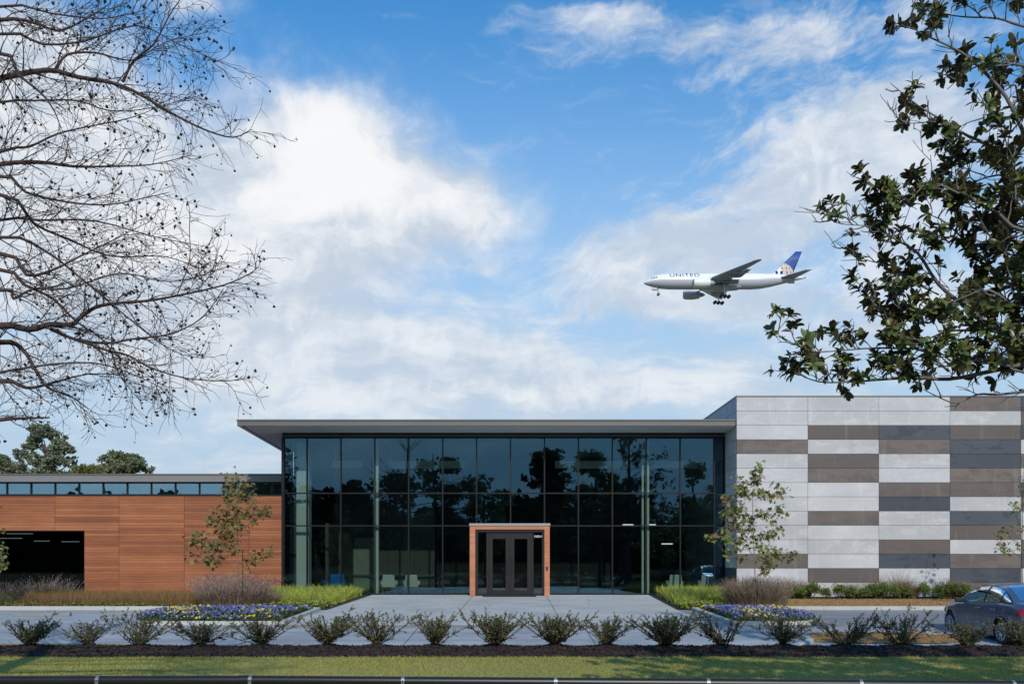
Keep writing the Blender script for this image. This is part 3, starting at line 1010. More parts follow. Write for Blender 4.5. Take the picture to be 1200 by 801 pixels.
for x0, x1, s in ((-1.045, -0.092, 1), (-0.086, 0.866, -1)):
    mb = MB()
    mb.box(x0, x0 + 0.19, -0.77, -0.71, 0.03, 2.71); mb.box(x1 - 0.19, x1, -0.77, -0.71, 0.03, 2.71)
    mb.box(x0 + 0.19, x1 - 0.19, -0.77, -0.71, 2.52, 2.71); mb.box(x0 + 0.19, x1 - 0.19, -0.77, -0.71, 0.03, 0.26)
    dr = child(mb, 'door', M['door_frame'], por, bevel=0.006)
    mb = MB(); mb.box(x0 + 0.185, x1 - 0.185, -0.746, -0.734, 0.255, 2.525); child(mb, 'glass_pane', M['clear_glass'], dr).parent = dr
    hx = x1 - 0.09 if s > 0 else x0 + 0.09
    mb = MB(); mb.tube([(hx, -0.775, 0.95), (hx, -0.83, 0.95), (hx, -0.83, 1.75), (hx, -0.775, 1.75)], 0.016, 8)
    mb.build('handle', M['black'], dr)
    dr_children = [c for c in dr.children]
for o in list(bpy.data.objects):
    if o.name.startswith(('glass_pane', 'handle')) and o.parent and o.parent.name.startswith('door') and o.parent.parent == por:
        o.matrix_parent_inverse = Matrix.Identity(4)
# house number and intercom
def text_mesh(name, txt, size, mat, extr=0.004, spacing=1.0):
    cu = bpy.data.curves.new('lettering', 'FONT')
    cu.body = txt; cu.size = size; cu.extrude = extr; cu.space_character = spacing
    cu.align_x = 'LEFT'
    ob = bpy.data.objects.new('lettering', cu); COL.objects.link(ob)
    dg = bpy.context.evaluated_depsgraph_get()
    me = bpy.data.meshes.new_from_object(ob.evaluated_get(dg))
    bpy.data.objects.remove(ob); bpy.data.curves.remove(cu)
    me.materials.clear(); me.materials.append(mat)
    me.name = name
    return me
me = text_mesh('house_number', '1545.A', 0.150, M['white'], 0.012, 0.92)
# a heavier face: thicken the strokes a little
bm = bmesh.new(); bm.from_mesh(me); bm.to_mesh(me); bm.free()
o = link('house_number', me, por)
xs_ = [v.co.x for v in me.vertices]; sc_ = 0.345 / (max(xs_) - min(xs_))
o.scale = (sc_, sc_ * 1.05, 1)
o.rotation_euler = (R(90), 0, 0)
o.location = (0.93, -0.55 + 0.45, 2.62)
o.location = (0.965, -0.765 + 0.45 , 2.58)
mb = MB(); mb.box(1.50, 1.58, PY0 - 0.035, PY0 - 0.001, 1.12, 1.30)
ic = child(mb, 'intercom', M['black'], por, bevel=0.008)
mb = MB(); mb.box(-1.28, 1.05, -1.55, -0.93, 0.018, 0.034)
tag(mb.build('door_mat', M['rubber'], bevel=0.006), 'black rubber mat on the concrete before the entrance doors', 'mat')

# ------------------------------------------------------------------ timber wing
tim = empty('timber_wing', (-20, 2, 0), 'low wing clad in horizontal cedar boards with a strip of clerestory windows', 'building')
TY = 2.0
pj = [-40.0, -34.0, -31.0, -27.9, -24.75, -21.63, -18.60, -15.51, -12.44, XL - 0.02]
OPX0, OPX1, OPZ = -30.0, -20.23, 2.97
mb = MB()
for a, b in zip(pj[:-1], pj[1:]):
    z = 0.0
    while z < 4.585:
        z1 = min(z + 0.121, 4.585)
        x0, x1 = a + 0.008, b - 0.008
        if z < OPZ - 0.02:
            z1c = min(z1, OPZ)
            if x1 <= OPX0 or x0 >= OPX1: mb.box(x0, x1, TY, TY + 0.03, z, z1c)
            else:
                if x0 < OPX0: mb.box(x0, OPX0, TY, TY + 0.03, z, z1c)
                if x1 > OPX1: mb.box(OPX1, x1, TY, TY + 0.03, z, z1c)
        else:
            mb.box(x0, x1, TY, TY + 0.03, z, z1)
        z += 0.129
child(mb, 'board_cladding', M['wood'], tim)
mb = MB()
mb.box(-40, OPX0, TY + 0.032, TY + 0.3, 0, 4.6); mb.box(OPX1, XL - 0.03, TY + 0.032, TY + 0.3, 0, 4.6)
mb.box(OPX0, OPX1, TY + 0.032, TY + 0.3, OPZ, 4.6)
mb.box(-40, XL - 0.03, TY - 0.02, TY + 0.28, 4.602, 4.65)
child(mb, 'wall', M['groove'], tim)
mb = MB(); mb.box(-40, XL - 0.03, TY - 0.30, TY + 14, 5.245, 5.60); rf = child(mb, 'roof', plain('mid_grey_fascia', (0.20, 0.19, 0.19), 0.55, 0.1, 0.06, 0.7), tim)
mb = MB(); mb.box(-40, XL - 0.03, TY - 0.33, TY - 0.302, 5.55, 5.62); mb.build('drip_edge', M['fascia'], rf).matrix_parent_inverse = Matrix.Identity(4)
# clerestory
cx = [-40.0]
q = (7 - 600) / 24.76
cl = [q + 1.141 * k for k in range(-13, 12)]
cl = [x for x in cl if -39.5 < x < XL - 0.3]
mb = MB()
for x in cl: mb.box(x - 0.03, x + 0.03, TY + 0.06, TY + 0.18, 4.652, 5.244)
mb.box(-40, XL - 0.03, TY + 0.065, TY + 0.175, 5.19, 5.243); mb.box(-40, XL - 0.03, TY + 0.065, TY + 0.175, 4.652, 4.69)
cf = child(mb, 'clerestory_window', M['mullion'], tim)
ed = [-39.9] + cl + [XL - 0.05]
for a, b in zip(ed[:-1], ed[1:]):
    mb = MB(); w = b - a - 0.06
    if w < 0.05: continue
    mb.box(-w / 2, w / 2, -0.006, 0.006, -0.25, 0.25)
    o = mb.build('glass_pane', M['clerestory'], cf)
    o.matrix_parent_inverse = Matrix.Translation(-tim.location).inverted() @ Matrix.Identity(4) if False else Matrix.Identity(4)
    o.location = ((a + b) / 2, TY + 0.12, 4.94)
    o.rotation_euler = (R(rg.uniform(-.25, .25)), 0, R(rg.uniform(-.3, .3)))
# the wide dark window
mb = MB()
mb.box(OPX0, OPX1, TY + 0.05, TY + 0.15, OPZ - 0.05, OPZ - 0.002)
for x in (-29.98, -27.5, -25.0, OPX1 - 0.052): mb.box(x, x + 0.05, TY + 0.05, TY + 0.15, 0.02, OPZ - 0.052)
wf = child(mb, 'window', M['mullion'], tim)
for a, b in ((-29.93, -27.5), (-27.45, -25.0), (-24.95, OPX1 - 0.052)):
    mb = MB(); mb.box(a, b, TY + 0.09, TY + 0.10, 0.02, OPZ - 0.052); mb.build('glass_pane', M['dark_glass'], wf)
mb = MB()
mb.box(-31, -19, 10.0, 10.2, 0, 4.55, 0); mb.box(-31, -19, 2.31, 10, -0.02, 0.015, 1); mb.box(-31, -19, 2.31, 10, 3.4, 3.5, 0)
mb.box(-31.2, -31, 2.31, 10.2, 0, 4.55, 0); mb.box(-19, -18.8, 2.31, 10.2, 0, 4.55, 0)
child(mb, 'room_shell', [M['int_dark'], M['int_floor']], tim)
for xa, xb, z, lab in ((-23.9, -22.7, 2.80, 'dim ceiling lamp highest in the dark window of the timber wing'),
                       (-24.4, -23.9, 2.58, 'short dim ceiling lamp at the left of the dark timber wing window'),
                       (-23.8, -23.2, 2.58, 'short dim ceiling lamp in the middle of the dark timber wing window'),
                       (-22.6, -21.9, 2.45, 'dim ceiling lamp right of centre in the dark timber wing window'),
                       (-21.3, -20.5, 2.42, 'dim ceiling lamp nearest the right edge of the dark timber wing window')):
    yy = 3.6; k = (yy + 40) / 42.0
    e = empty('strip_lamp', (xa * k, yy, 1.8 + (z - 1.8) * k), lab, 'lamp', 'strip lamps in the timber wing')
    mb = MB(); mb.box(0, (xb - xa) * k, -0.06, 0.06, 0, 0.035); mb.build('lamp_body', M['lamp_dim'], e)
    mb = MB(); mb.tube([(0.1, 0, 0.035), (0.1, 0, 3.4 - e.location.z)], 0.006, 5); mb.build('suspension_rod', M['black'], e)

# ------------------------------------------------------------------ concrete wing
con = empty('concrete_wing', (20, -2.1, 0), 'tall flat roofed wing faced with light grey, tan and charcoal concrete panels', 'building')
CY = -2.1
LAY = ['LLLTLLLLLLLTLL', 'LLTLTTLLTLLLTL', 'LLDTLLTDLLTDLL', 'TLTDDTTLDTLTDT', 'DTDLTLDTLLTDLL', 'LTLDTLLTDLTLTL', 'LLTLDDTLTLLTLL', 'TLDTLLTLDTLLTL', 'LTLLDTLTLDLTLL', 'LLDLTLLTLLDLTL']
ZTOP = 8.56
mb = MB()
px0 = 9.60
rowh = 0.61
idx = {'L': 0, 'T': 1, 'D': 2}
rp = random.Random(5)
for c, colr in enumerate(LAY):
    xa, xb = px0 + 3.034 * c, px0 + 3.034 * (c + 1)
    for r_i, ch in enumerate(colr):
        z1 = ZTOP - rowh * r_i; z0 = max(z1 - rowh, -0.05)
        pr = rp.uniform(0, 0.004)
        mb.box(xa + (0.007 if c else 0.0), xb - 0.007, CY - pr, CY + 0.05, z0 + 0.007, z1 - 0.007, idx[ch])
SIDE = ['LLLLLLLLLLLLDL', 'LLLLTLLLLLLLLL', 'LLLLLLLLLLLLLL', 'LLLLLLLLLLLLLL']
for c, colr in enumerate(SIDE):
    ya, yb = CY + 0.055 + 3.0 * c, CY + 0.055 + 3.0 * (c + 1)
    for r_i, ch in enumerate(colr):
        z1 = ZTOP - rowh * r_i; z0 = max(z1 - rowh, -0.05)
        mb.box(px0, px0 + 0.05, ya, yb - 0.012, z0 + 0.007, z1 - 0.007, idx[ch])
child(mb, 'panel_cladding', [M['panel_light'], M['panel_tan'], M['panel_dark']], con)
mb = MB(); mb.box(px0 + 0.055, px0 + 30, CY + 0.055, CY + 20, -0.1, ZTOP - 0.05)
child(mb, 'wall', M['panel_joint'], con)
mb = MB(); mb.box(px0 - 0.03, px0 + 30.3, CY - 0.03, CY + 0.32, ZTOP - 0.004, ZTOP + 0.045); mb.box(px0 - 0.03, px0 + 0.32, CY + 0.322, CY + 12, ZTOP - 0.004, ZTOP + 0.045)
child(mb, 'coping', M['coping'], con)

# wheel stops
def wheel_stop(x0, x1, y, lab):
    z = zg(y)
    e = empty('wheel_stop', ((x0 + x1) / 2, y, z), lab, 'wheel stop', 'concrete wheel stops in the parking bays')
    w = x1 - x0
    mb = MB()
    pr = [(-0.10, 0.0), (0.10, 0.0), (0.065, 0.125), (-0.065, 0.125)]
    vs = [(-w / 2, a, b) for a, b in pr] + [(w / 2, a, b) for a, b in pr]
    mb.add(vs, [(0, 3, 2, 1), (4, 5, 6, 7), (0, 1, 5, 4), (1, 2, 6, 5), (2, 3, 7, 6), (3, 0, 4, 7)])
    mb.build('concrete_block', concrete('wheel_stop_concrete', (0.20, 0.205, 0.20), 0.15), e, bevel=0.012)
    for s in (-1, 1):
        p = MB(); p.tube([(s * w * .32, 0, 0.11), (s * w * .32, 0, 0.132)], 0.016, 8); p.build('anchor_bolt', M['black'], e)
wheel_stop(-15.95, -14.12, -11.6, 'grey concrete wheel stop in the parking bay, left of the one touching the flowers')
wheel_stop(-13.2, -11.6, -11.4, 'grey concrete wheel stop whose right end meets the pansy bed')
# ------------------------------------------------------------------ leaves
T_OVAL = np.array([(0, 0, 0), (.22, -.17, .05), (.22, 0, 0), (.22, .17, .05), (.52, -.25, .05), (.52, 0, -.02), (.52, .25, .05), (.80, -.20, -.01), (.80, 0, -.08), (.80, .20, -.01), (1, 0, -.15)], float)
F_OVAL4 = np.array([[1, 4, 5, 2], [2, 5, 6, 3], [4, 7, 8, 5], [5, 8, 9, 6]])
F_OVAL3 = np.array([[0, 1, 2], [0, 2, 3], [7, 10, 8], [8, 10, 9]])
T_MAPLE = np.array([(0, 0, 0), (.15, -.42, .05), (.45, -.22, .02), (.55, -.62, -.06), (.72, -.20, 0), (1.0, 0, -.15), (.72, .20, 0), (.55, .62, -.06), (.45, .22, .02), (.15, .42, .05)], float)
F_MAPLE = np.array([[0, 1, 2, 8], [0, 8, 9, 9], [2, 3, 4, 4], [2, 4, 6, 8], [4, 5, 6, 6], [6, 7, 8, 8]])
T_CARD = np.array([(0, -.22, 0), (.5, -.42, .08), (1, 0, -.06), (.5, .42, .1), (0, .2, 0)], float)


def leafset(pos, D, U, S, kind='oval'):
    Mx = frames(D, U)
    if kind == 'oval':
        V, F4 = stamp(T_OVAL, F_OVAL4, pos, Mx, S)
        n, k = len(pos), len(T_OVAL)
        F3 = (F_OVAL3[None] + (np.arange(n) * k)[:, None, None]).reshape(-1, 3)
        return V, [F4, F3]
    if kind == 'maple':
        T = np.array([(0, 0, 0), (.12, -.40, .05), (.42, -.20, .02), (.52, -.60, -.08), (.70, -.18, 0), (1.0, 0, -.18), (.70, .18, 0), (.52, .60, -.08), (.42, .20, .02), (.12, .40, .05)], float)
        V, F4 = stamp(T, np.array([[0, 1, 2, 8], [2, 4, 6, 8]]), pos, Mx, S)
        n, k = len(pos), len(T)
        F3 = (np.array([[0, 8, 9], [2, 3, 4], [4, 5, 6], [6, 7, 8]])[None] + (np.arange(n) * k)[:, None, None]).reshape(-1, 3)
        return V, [F4, F3]
    V, F5 = stamp(T_CARD, np.array([[0, 1, 2, 3, 4]]), pos, Mx, S)
    return V, [F5]


def perp(rr, t):
    v = Vector((rr.gauss(0, 1), rr.gauss(0, 1), rr.gauss(0, 1)))
    v = v - t * v.dot(t)
    return v.normalized()


def curve(rr, p, d, L, n, wob, lift):
    pts = [p.copy()]
    d = d.normalized()
    for i in range(n):
        d = (d + perp(rr, d) * wob * rr.random() + Vector((0, 0, lift))).normalized()
        pts.append(pts[-1] + d * (L / n))
    return pts


def smooth_path(pts, rad, sub=3):
    """Catmull-Rom through measured points"""
    out, ro = [], []
    n = len(pts)
    for i in range(n - 1):
        p0, p1, p2, p3 = pts[max(i - 1, 0)], pts[i], pts[i + 1], pts[min(i + 2, n - 1)]
        for k in range(sub):
            t = k / sub
            out.append(0.5 * ((2 * p1) + (p2 - p0) * t + (2 * p0 - 5 * p1 + 4 * p2 - p3) * t * t + (3 * p1 - p0 - 3 * p2 + p3) * t ** 3))
            ro.append(rad[i] * (1 - t) + rad[i + 1] * t)
    out.append(pts[-1]); ro.append(rad[-1])
    return out, ro


def at_len(pts, s):
    for a, b in zip(pts[:-1], pts[1:]):
        L = (b - a).length
        if s <= L: return a + (b - a) * (s / max(L, 1e-6)), (b - a).normalized()
        s -= L
    return pts[-1], (pts[-1] - pts[-2]).normalized()


def plen(pts): return sum((b - a).length for a, b in zip(pts[:-1], pts[1:]))


# ------------------------------------------------------------------ bare tree, front left
rr = random.Random(21)
BT = Vector((-8.3, -30.2, zg(-30.2) - 0.05))
bare = empty('bare_tree', BT, 'leafless tree with dark spreading twigs hung with round seed balls, at the left', 'tree')
tr, br, tw = MB(), MB(), MB()
podpos = []
trunk = [BT, BT + Vector((.05, 0, 1.0)), BT + Vector((0, .1, 3)), BT + Vector((.1, .05, 6)), BT + Vector((-.05, .1, 9)), BT + Vector((.1, 0, 12.5))]
tp, trd = smooth_path([Vector(x) for x in trunk], [.34, .26, .23, .19, .12, .03])
tr.tube(tp, trd, 12)


def inview(p, m=0.0):
    d = p.y - CAMY
    return d > 1 and abs(p.x) < 0.577 * d + m and p.z < CAMZ + 0.625 * d + m


def twigs(path, r0, dens, L1, rng_, pods=0.35, fine=True, tipbias=1.0):
    L = plen(path)
    s = L * 0.12
    while s < L:
        f = s / L
        p, t = at_len(path, s)
        sd_ = perp(rng_, t)
        sd_.y *= 0.75
        d = (t * rng_.uniform(0.55, 1.1) + sd_ * rng_.uniform(0.5, 1.0)).normalized()
        ln = L1 * rng_.uniform(0.5, 1.15) * (1.0 - 0.45 * f)
        c = curve(rng_, p, d, ln, 5, 0.42, rng_.uniform(-0.07, 0.10))
        rb = max(0.0038, min(r0 * (1 - f) * 0.5, 0.008))
        tw.tube(c, [rb, rb * .85, rb * .72, rb * .6, rb * .5, 0.0020], 4, cap=False)
        if fine:
            s2 = ln * 0.15
            while s2 < ln:
                q, t2 = at_len(c, s2)
                d2 = (t2 * rng_.uniform(0.5, 1.0) + perp(rng_, t2) * rng_.uniform(0.4, 1.0)).normalized()
                l2 = rng_.uniform(0.12, 0.42) * (1.1 - 0.5 * s2 / ln)
                c2 = curve(rng_, q, d2, l2, 3, 0.55, rng_.uniform(-0.14, 0.14))
                tw.tube(c2, [0.0030, 0.0026, 0.0022, 0.0018], 3, cap=False)
                if rng_.random() < 0.35:
                    c3 = curve(rng_, c2[2], (t2 + perp(rng_, t2)).normalized(), rng_.uniform(.08, .2), 2, .4, 0)
                    tw.tube(c3, [0.0023, 0.0020, 0.0017], 3, cap=False)
                    if rng_.random() < pods * .6: podpos.append(c3[-1])
                if rng_.random() < pods * .75 * (0.35 + 0.9 * f) * tipbias: podpos.append(c2[-1])
                s2 += rng_.uniform(0.045, 0.10)
        if rng_.random() < pods: podpos.append(c[-1])
        s += dens * rng_.uniform(0.6, 1.4)


def limb(pts2, d0, d1, r0, r1, dens=0.11, L1=0.62, root=True, pods=0.35, **k):
    n = len(pts2)
    pts = []
    for i, (px, py) in enumerate(pts2):
        pts.append(P(px, py, d0 + (d1 - d0) * i / (n - 1) + rr.uniform(-.06, .06)))
    rad = [r0 + (r1 - r0) * (i / (n - 1)) ** 0.8 for i in range(n)]
    if root:
        z = pts[0].z - rr.uniform(0.2, 0.6)
        b = Vector((BT.x + 0.1, BT.y + 0.05, z))
        mid = (b + pts[0]) / 2 + Vector((0, 0, rr.uniform(-.1, .1)))
        pts = [b, mid] + pts; rad = [r0 * 1.6, r0 * 1.25] + rad
    sp, sr = smooth_path(pts, rad)
    br.tube(sp, sr, 7)
    twigs(sp if not root else sp[5:], r0, dens, L1, rr, pods, **k)


LIMBS = [
    ([(-10, 95), (0, 92), (56, 82), (90, 90), (131, 97), (161, 109), (202, 133), (240, 152), (273, 161), (294, 152)], 9.6, 9.2, .036, .004, True),
    ([(144, 96), (157, 71), (180, 52), (198, 19), (215, -6)], 9.4, 9.2, .016, .004, False),
    ([(66, 81), (79, 64), (112, 62), (139, 69), (161, 69), (195, 49), (243, 38)], 9.55, 9.9, .016, .003, False),
    ([(-5, 24), (37, 26), (67, 36), (94, 26), (130, 4)], 9.9, 9.7, .022, .005, True),
    ([(-5, 62), (22, 88), (49, 110), (64, 131), (71, 150)], 9.2, 9.0, .020, .004, True),
    ([(0, 178), (34, 172), (67, 157), (105, 148), (150, 139), (180, 128)], 9.4, 9.8, .016, .003, True),
    ([(-5, 193), (45, 190), (86, 195), (124, 195), (176, 193), (224, 182)], 9.8, 9.5, .026, .003, True),
    ([(-5, 206), (30, 225), (75, 236), (124, 240), (169, 232), (199, 225)], 9.2, 9.4, .018, .003, True),
    ([(0, 258), (45, 258), (112, 259), (180, 277), (242, 289)], 9.7, 9.3, .016, .003, True),
    ([(-8, 382), (34, 386), (59, 380), (84, 380), (94, 372), (112, 360), (137, 355), (175, 352), (219, 344), (262, 334), (290, 322), (304, 312)], 9.5, 9.2, .038, .003, True),
    ([(59, 385), (87, 397), (125, 402), (156, 397), (200, 391), (237, 372), (262, 338)], 9.5, 9.4, .020, .004, False),
    ([(87, 397), (125, 410), (150, 416), (175, 430), (219, 443), (270, 446), (285, 440)], 9.5, 9.1, .016, .003, False),
    ([(-5, 401), (25, 408), (41, 432), (56, 454), (81, 463), (104, 479)], 9.7, 9.6, .030, .006, True),
    ([(-5, 446), (31, 454), (56, 450), (103, 438), (150, 440)], 9.9, 10.2, .028, .003, True),
    ([(-5, 492), (25, 490), (58, 489)], 9.6, 9.6, .024, .008, True),
    ([(0, 316), (28, 333), (62, 350), (90, 377), (125, 402), (140, 440), (165, 470)], 9.9, 9.9, .022, .003, True),
    ([(0, 297), (31, 322), (62, 316), (94, 300), (125, 285), (170, 262)], 9.3, 9.2, .022, .003, True),
    ([(0, 340), (15, 350), (40, 338), (80, 338), (140, 320), (200, 330), (250, 318)], 9.0, 9.2, .018, .003, True),
    ([(0, 228), (40, 262), (80, 280), (130, 300), (190, 300), (230, 312)], 9.5, 9.9, .020, .003, True),
    ([(0, 278), (50, 292), (100, 330), (150, 372), (200, 410), (240, 420)], 9.6, 9.7, .018, .003, True),
    ([(0, 436), (50, 428), (110, 425), (160, 440), (200, 460)], 9.3, 9.2, .014, .003, True),
    ([(0, 120), (40, 118), (90, 118), (130, 130), (180, 126), (240, 110)], 9.9, 10.0, .014, .003, True),
    ([(0, 40), (50, 52), (100, 48), (160, 30), (210, 52), (270, 78)], 9.2, 9.0, .015, .003, True),
    ([(0, 8), (60, 16), (120, 22), (170, 12)], 9.5, 9.4, .014, .003, True),
    ([(207, 347), (222, 305), (222, 272), (222, 245), (218, 232)], 9.3, 9.3, .006, .003, False),
    ([(232, 340), (248, 318), (256, 290)], 9.3, 9.2, .005, .003, False),
]
for pts2, d0, d1, r0, r1, root in LIMBS:
    big = r0 > .012
    limb(pts2, d0, d1, r0, r1, 0.085 if big else 0.12, 0.62 if big else 0.35, root)
# the rest of the crown, towards the road side and above the view
for i in range(34):
    z = rr.uniform(3.5, 10.5)
    if z < 8.0:
        az = R(210) + rr.uniform(-1.25, 1.25)
        d = Vector((math.cos(az), math.sin(az), rr.uniform(.05, .5)))
    else:
        az = rr.uniform(0, 6.28)
        d = Vector((math.cos(az), math.sin(az), rr.uniform(.5, 1.1)))
    L = rr.uniform(2.4, 4.6) * (1 if z < 9 else .75)
    c = curve(rr, Vector((BT.x, BT.y, z)), d, L, 7, .22, .01)
    if any(inview(q, 0.35) for q in c): continue
    r0 = .045 * L / 4
    br.tube(c, [r0 * (1 - .88 * k / 7) for k in range(8)], 6)
    twigs(c, r0 * .6, 0.30, 1.0, rr, 0.15, fine=(i % 2 == 0))
child(tr, 'trunk', M['bark'], bare, smooth=True)
child(br, 'branches', M['twig'], bare, smooth=True)
child(tw, 'twigs', M['twig'], bare)
# seed balls: small spiky balls
rng = np.random.default_rng(8)
ph = (1 + 5 ** .5) / 2
ico = np.array([(-1, ph, 0), (1, ph, 0), (-1, -ph, 0), (1, -ph, 0), (0, -1, ph), (0, 1, ph), (0, -1, -ph), (0, 1, -ph), (ph, 0, -1), (ph, 0, 1), (-ph, 0, -1), (-ph, 0, 1)], float)
ico /= np.linalg.norm(ico[0])
icf = np.array([(0, 11, 5), (0, 5, 1), (0, 1, 7), (0, 7, 10), (0, 10, 11), (1, 5, 9), (5, 11, 4), (11, 10, 2), (10, 7, 6), (7, 1, 8), (3, 9, 4), (3, 4, 2), (3, 2, 6), (3, 6, 8), (3, 8, 9), (4, 9, 5), (2, 4, 11), (6, 2, 10), (8, 6, 7), (9, 8, 1)])
pp = np.array([tuple(p) for p in podpos])
pp = pp + np.array([0, 0, -0.025])
V, Fc = stamp(ico * np.array([1, 1, 1.12]), icf, pp, frames(rng.normal(size=(len(pp), 3)), rng.normal(size=(len(pp), 3))), rng.choice([0.008, 0.010, 0.012, 0.014, 0.017], len(pp)))
V += rng.normal(size=V.shape) * 0.0025
o = npmesh('seed_balls', V, Fc, M['pod'], bare)
o.matrix_parent_inverse = Matrix.Translation(-BT); tag(o, kind='stuff')
print('pods', len(pp), 'twig faces', len(tw.f))

# ------------------------------------------------------------------ magnolia, front right
rr = random.Random(77)
MT = Vector((9.3, -30.9, zg(-30.9) - 0.05))
M['mag_bark'] = plain('grey_magnolia_bark', (0.15, 0.135, 0.125), .85, 0, .3, 9, .4, 30)
mag = empty('magnolia_tree', MT, 'large evergreen tree with glossy dark green leaves reaching in from the right', 'tree')
M['mag_leaf'] = islands('glossy_dark_leaf', [(0.059, 0.084, 0.024), (0.098, 0.130, 0.032), (0.129, 0.158, 0.041), (0.074, 0.101, 0.029), (0.167, 0.184, 0.052), (0.196, 0.149, 0.055)], 0.34, 0.18, 0.4, back=(0.085, 0.075, 0.032, 1))
tr, br = MB(), MB()
LP, LD, LU, LS = [], [], [], []


def rosette(p, t, rng_, n=None, size=0.122):
    t = t.normalized()
    n = n or rng_.randint(8, 13)
    a0 = rng_.random() * 6.28
    e1 = perp(rng_, t); e2 = t.cross(e1)
    for i in range(n):
        a = a0 + i * 2.4 + rng_.uniform(-.25, .25)
        out = rng_.uniform(0.55, 1.5) - 0.5 * (i / n)
        d = (t * rng_.uniform(0.15, 0.8) + (e1 * math.cos(a) + e2 * math.sin(a)) * out + Vector((0, 0, rng_.uniform(-.45, .1)))).normalized()
        LP.append(tuple(p - t * 0.05 * rng_.random())); LD.append(tuple(d)); LU.append(tuple(t * 0.8 + Vector((0, 0, .6)) + perp(rng_, t) * .3)); LS.append(size * rng_.uniform(.62, 1.12))


def mlimb(pts, rad, dens, L1, rng_, leafp=0.85, nleaf=None, size=0.122, side=1.0, start=0.05, lift=.15):
    sp, sr = smooth_path(pts, rad)
    br.tube(sp, sr, 7)
    L = plen(sp)
    s = L * start + 0.05
    while s < L:
        f = s / L
        p, t = at_len(sp, s)
        d = (t * rng_.uniform(.35, .9) + perp(rng_, t) * rng_.uniform(.6, 1.0) + Vector((0, 0, lift))).normalized()
        ln = L1 * rng_.uniform(.45, 1.2)
        c = curve(rng_, p, d, ln, 5, .42, rng_.uniform(-.02, .16))
        r0 = rng_.uniform(.006, .010)
        br.tube(c, [r0, r0 * .85, r0 * .7, r0 * .6, r0 * .5, .0035], 5, cap=False)
        leafy = rng_.random() < leafp
        if leafy: rosette(c[-1], c[-1] - c[-2], rng_, nleaf, size)
        for q in range(rng_.randint(1, 3)):
            i = rng_.randint(1, 4)
            t2 = (c[i + 1] - c[i]).normalized()
            c2 = curve(rng_, c[i], (t2 + perp(rng_, t2) * .9 + Vector((0, 0, .2))).normalized(), rng_.uniform(.10, .30), 3, .4, .05)
            br.tube(c2, [.005, .0042, .0036, .003], 4, cap=False)
            if leafy and rng_.random() < .9: rosette(c2[-1], c2[-1] - c2[-2], rng_, nleaf, size * .92)
        s += dens * .92 * rng_.uniform(.6, 1.4)
    if leafp > .3 and rng_.random() < leafp: rosette(sp[-1], sp[-1] - sp[-2], rng_, nleaf, size)


def mag2(pts2, d0, d1, r0, r1, dens, L1, leafp, root=None, **k):
    n = len(pts2)
    pts = [P(px, py, d0 + (d1 - d0) * i / (n - 1) + rr.uniform(-.08, .08)) for i, (px, py) in enumerate(pts2)]
    rad = [r0 + (r1 - r0) * (i / (n - 1)) ** .8 for i in range(n)]
    if root is not None:
        b = Vector((MT.x, MT.y, pts[0].z + root))
        pts = [b, (b + pts[0]) / 2 + Vector((0, 0, -.08))] + pts; rad = [r0 * 1.8, r0 * 1.35] + rad
    mlimb(pts, rad, dens, L1, rr, leafp, **k)


trunk = [MT, MT + Vector((0, .05, 1)), MT + Vector((-.08, 0, 3)), MT + Vector((.06, .1, 6)), MT + Vector((0, .05, 9.5)), MT + Vector((.05, 0, 12))]
tp, trd = smooth_path([Vector(x) for x in trunk], [.36, .27, .24, .18, .10, .03])
tr.tube(tp, trd, 12)
A = 9.2
# (measured limb, distances, radii, spacing, twig length, leafiness, root drop)
mag2([(1215, 175), (1200, 156), (1179, 114), (1153, 84), (1127, 62), (1101, 49), (1079, 39), (1059, 26)], A, A - .3, .026, .004, .15, .25, .60, -.9)
mag2([(1215, 215), (1176, 178), (1134, 159), (1108, 143), (1075, 123), (1043, 97)], A + .2, A, .024, .003, .14, .20, .40, -.6)
mag2([(1108, 143), (1088, 143), (1059, 143), (1040, 123)], A, A - .1, .008, .003, .09, .16, .04)
mag2([(1215, 400), (1165, 385), (1136, 363), (1100, 333), (1076, 297), (1052, 282)], A + .1, A - .1, .036, .009, .13, .28, .78, -.4)
mag2([(1052, 282), (1035, 272), (1019, 265), (980, 261), (962, 246)], A - .1, A - .2, .008, .003, .085, .19, .16)
mag2([(1100, 345), (1076, 333), (1046, 312), (1010, 303), (977, 282)], A + .1, A + .1, .010, .003, .10, .18, .24)
mag2([(1215, 386), (1175, 388), (1142, 387), (1112, 388), (1080, 398), (1050, 392)], A - .2, A - .3, .022, .004, .10, .30, .92, -.2)
mag2([(1215, 422), (1200, 426), (1160, 435), (1112, 444), (1076, 442), (1040, 444), (998, 447), (959, 447), (929, 435)], A, A - .2, .032, .004, .105, .20, .70, -.1, lift=.8)
mag2([(1112, 435), (1082, 411), (1050, 408), (1016, 408), (980, 411), (950, 411), (920, 397), (905, 386)], A - .1, A - .2, .014, .003, .09, .22, .55)
mag2([(1215, 458), (1200, 459), (1169, 462), (1145, 462), (1121, 472), (1100, 465), (1082, 456)], A, A - .1, .018, .004, .25, .16, .0, -.1)
mag2([(1215, 275), (1170, 250), (1130, 230), (1090, 215), (1060, 240), (1040, 250)], A - .3, A - .1, .020, .004, .10, .28, .92, -.4)
mag2([(1215, 80), (1150, 75), (1110, 105)], A - .2, A, .014, .004, .14, .26, .75, -.6)
mag2([(1215, 35), (1170, 22), (1130, 20), (1095, 15)], A, A + .2, .014, .004, .13, .28, .75, -.8)
mag2([(1215, 345), (1150, 300), (1110, 262), (1085, 250)], A + .3, A, .016, .004, .10, .30, .92, -.4)
mag2([(1142, 395), (1090, 400), (1050, 380), (1022, 366)], A - .1, A, .012, .004, .12, .26, .85)
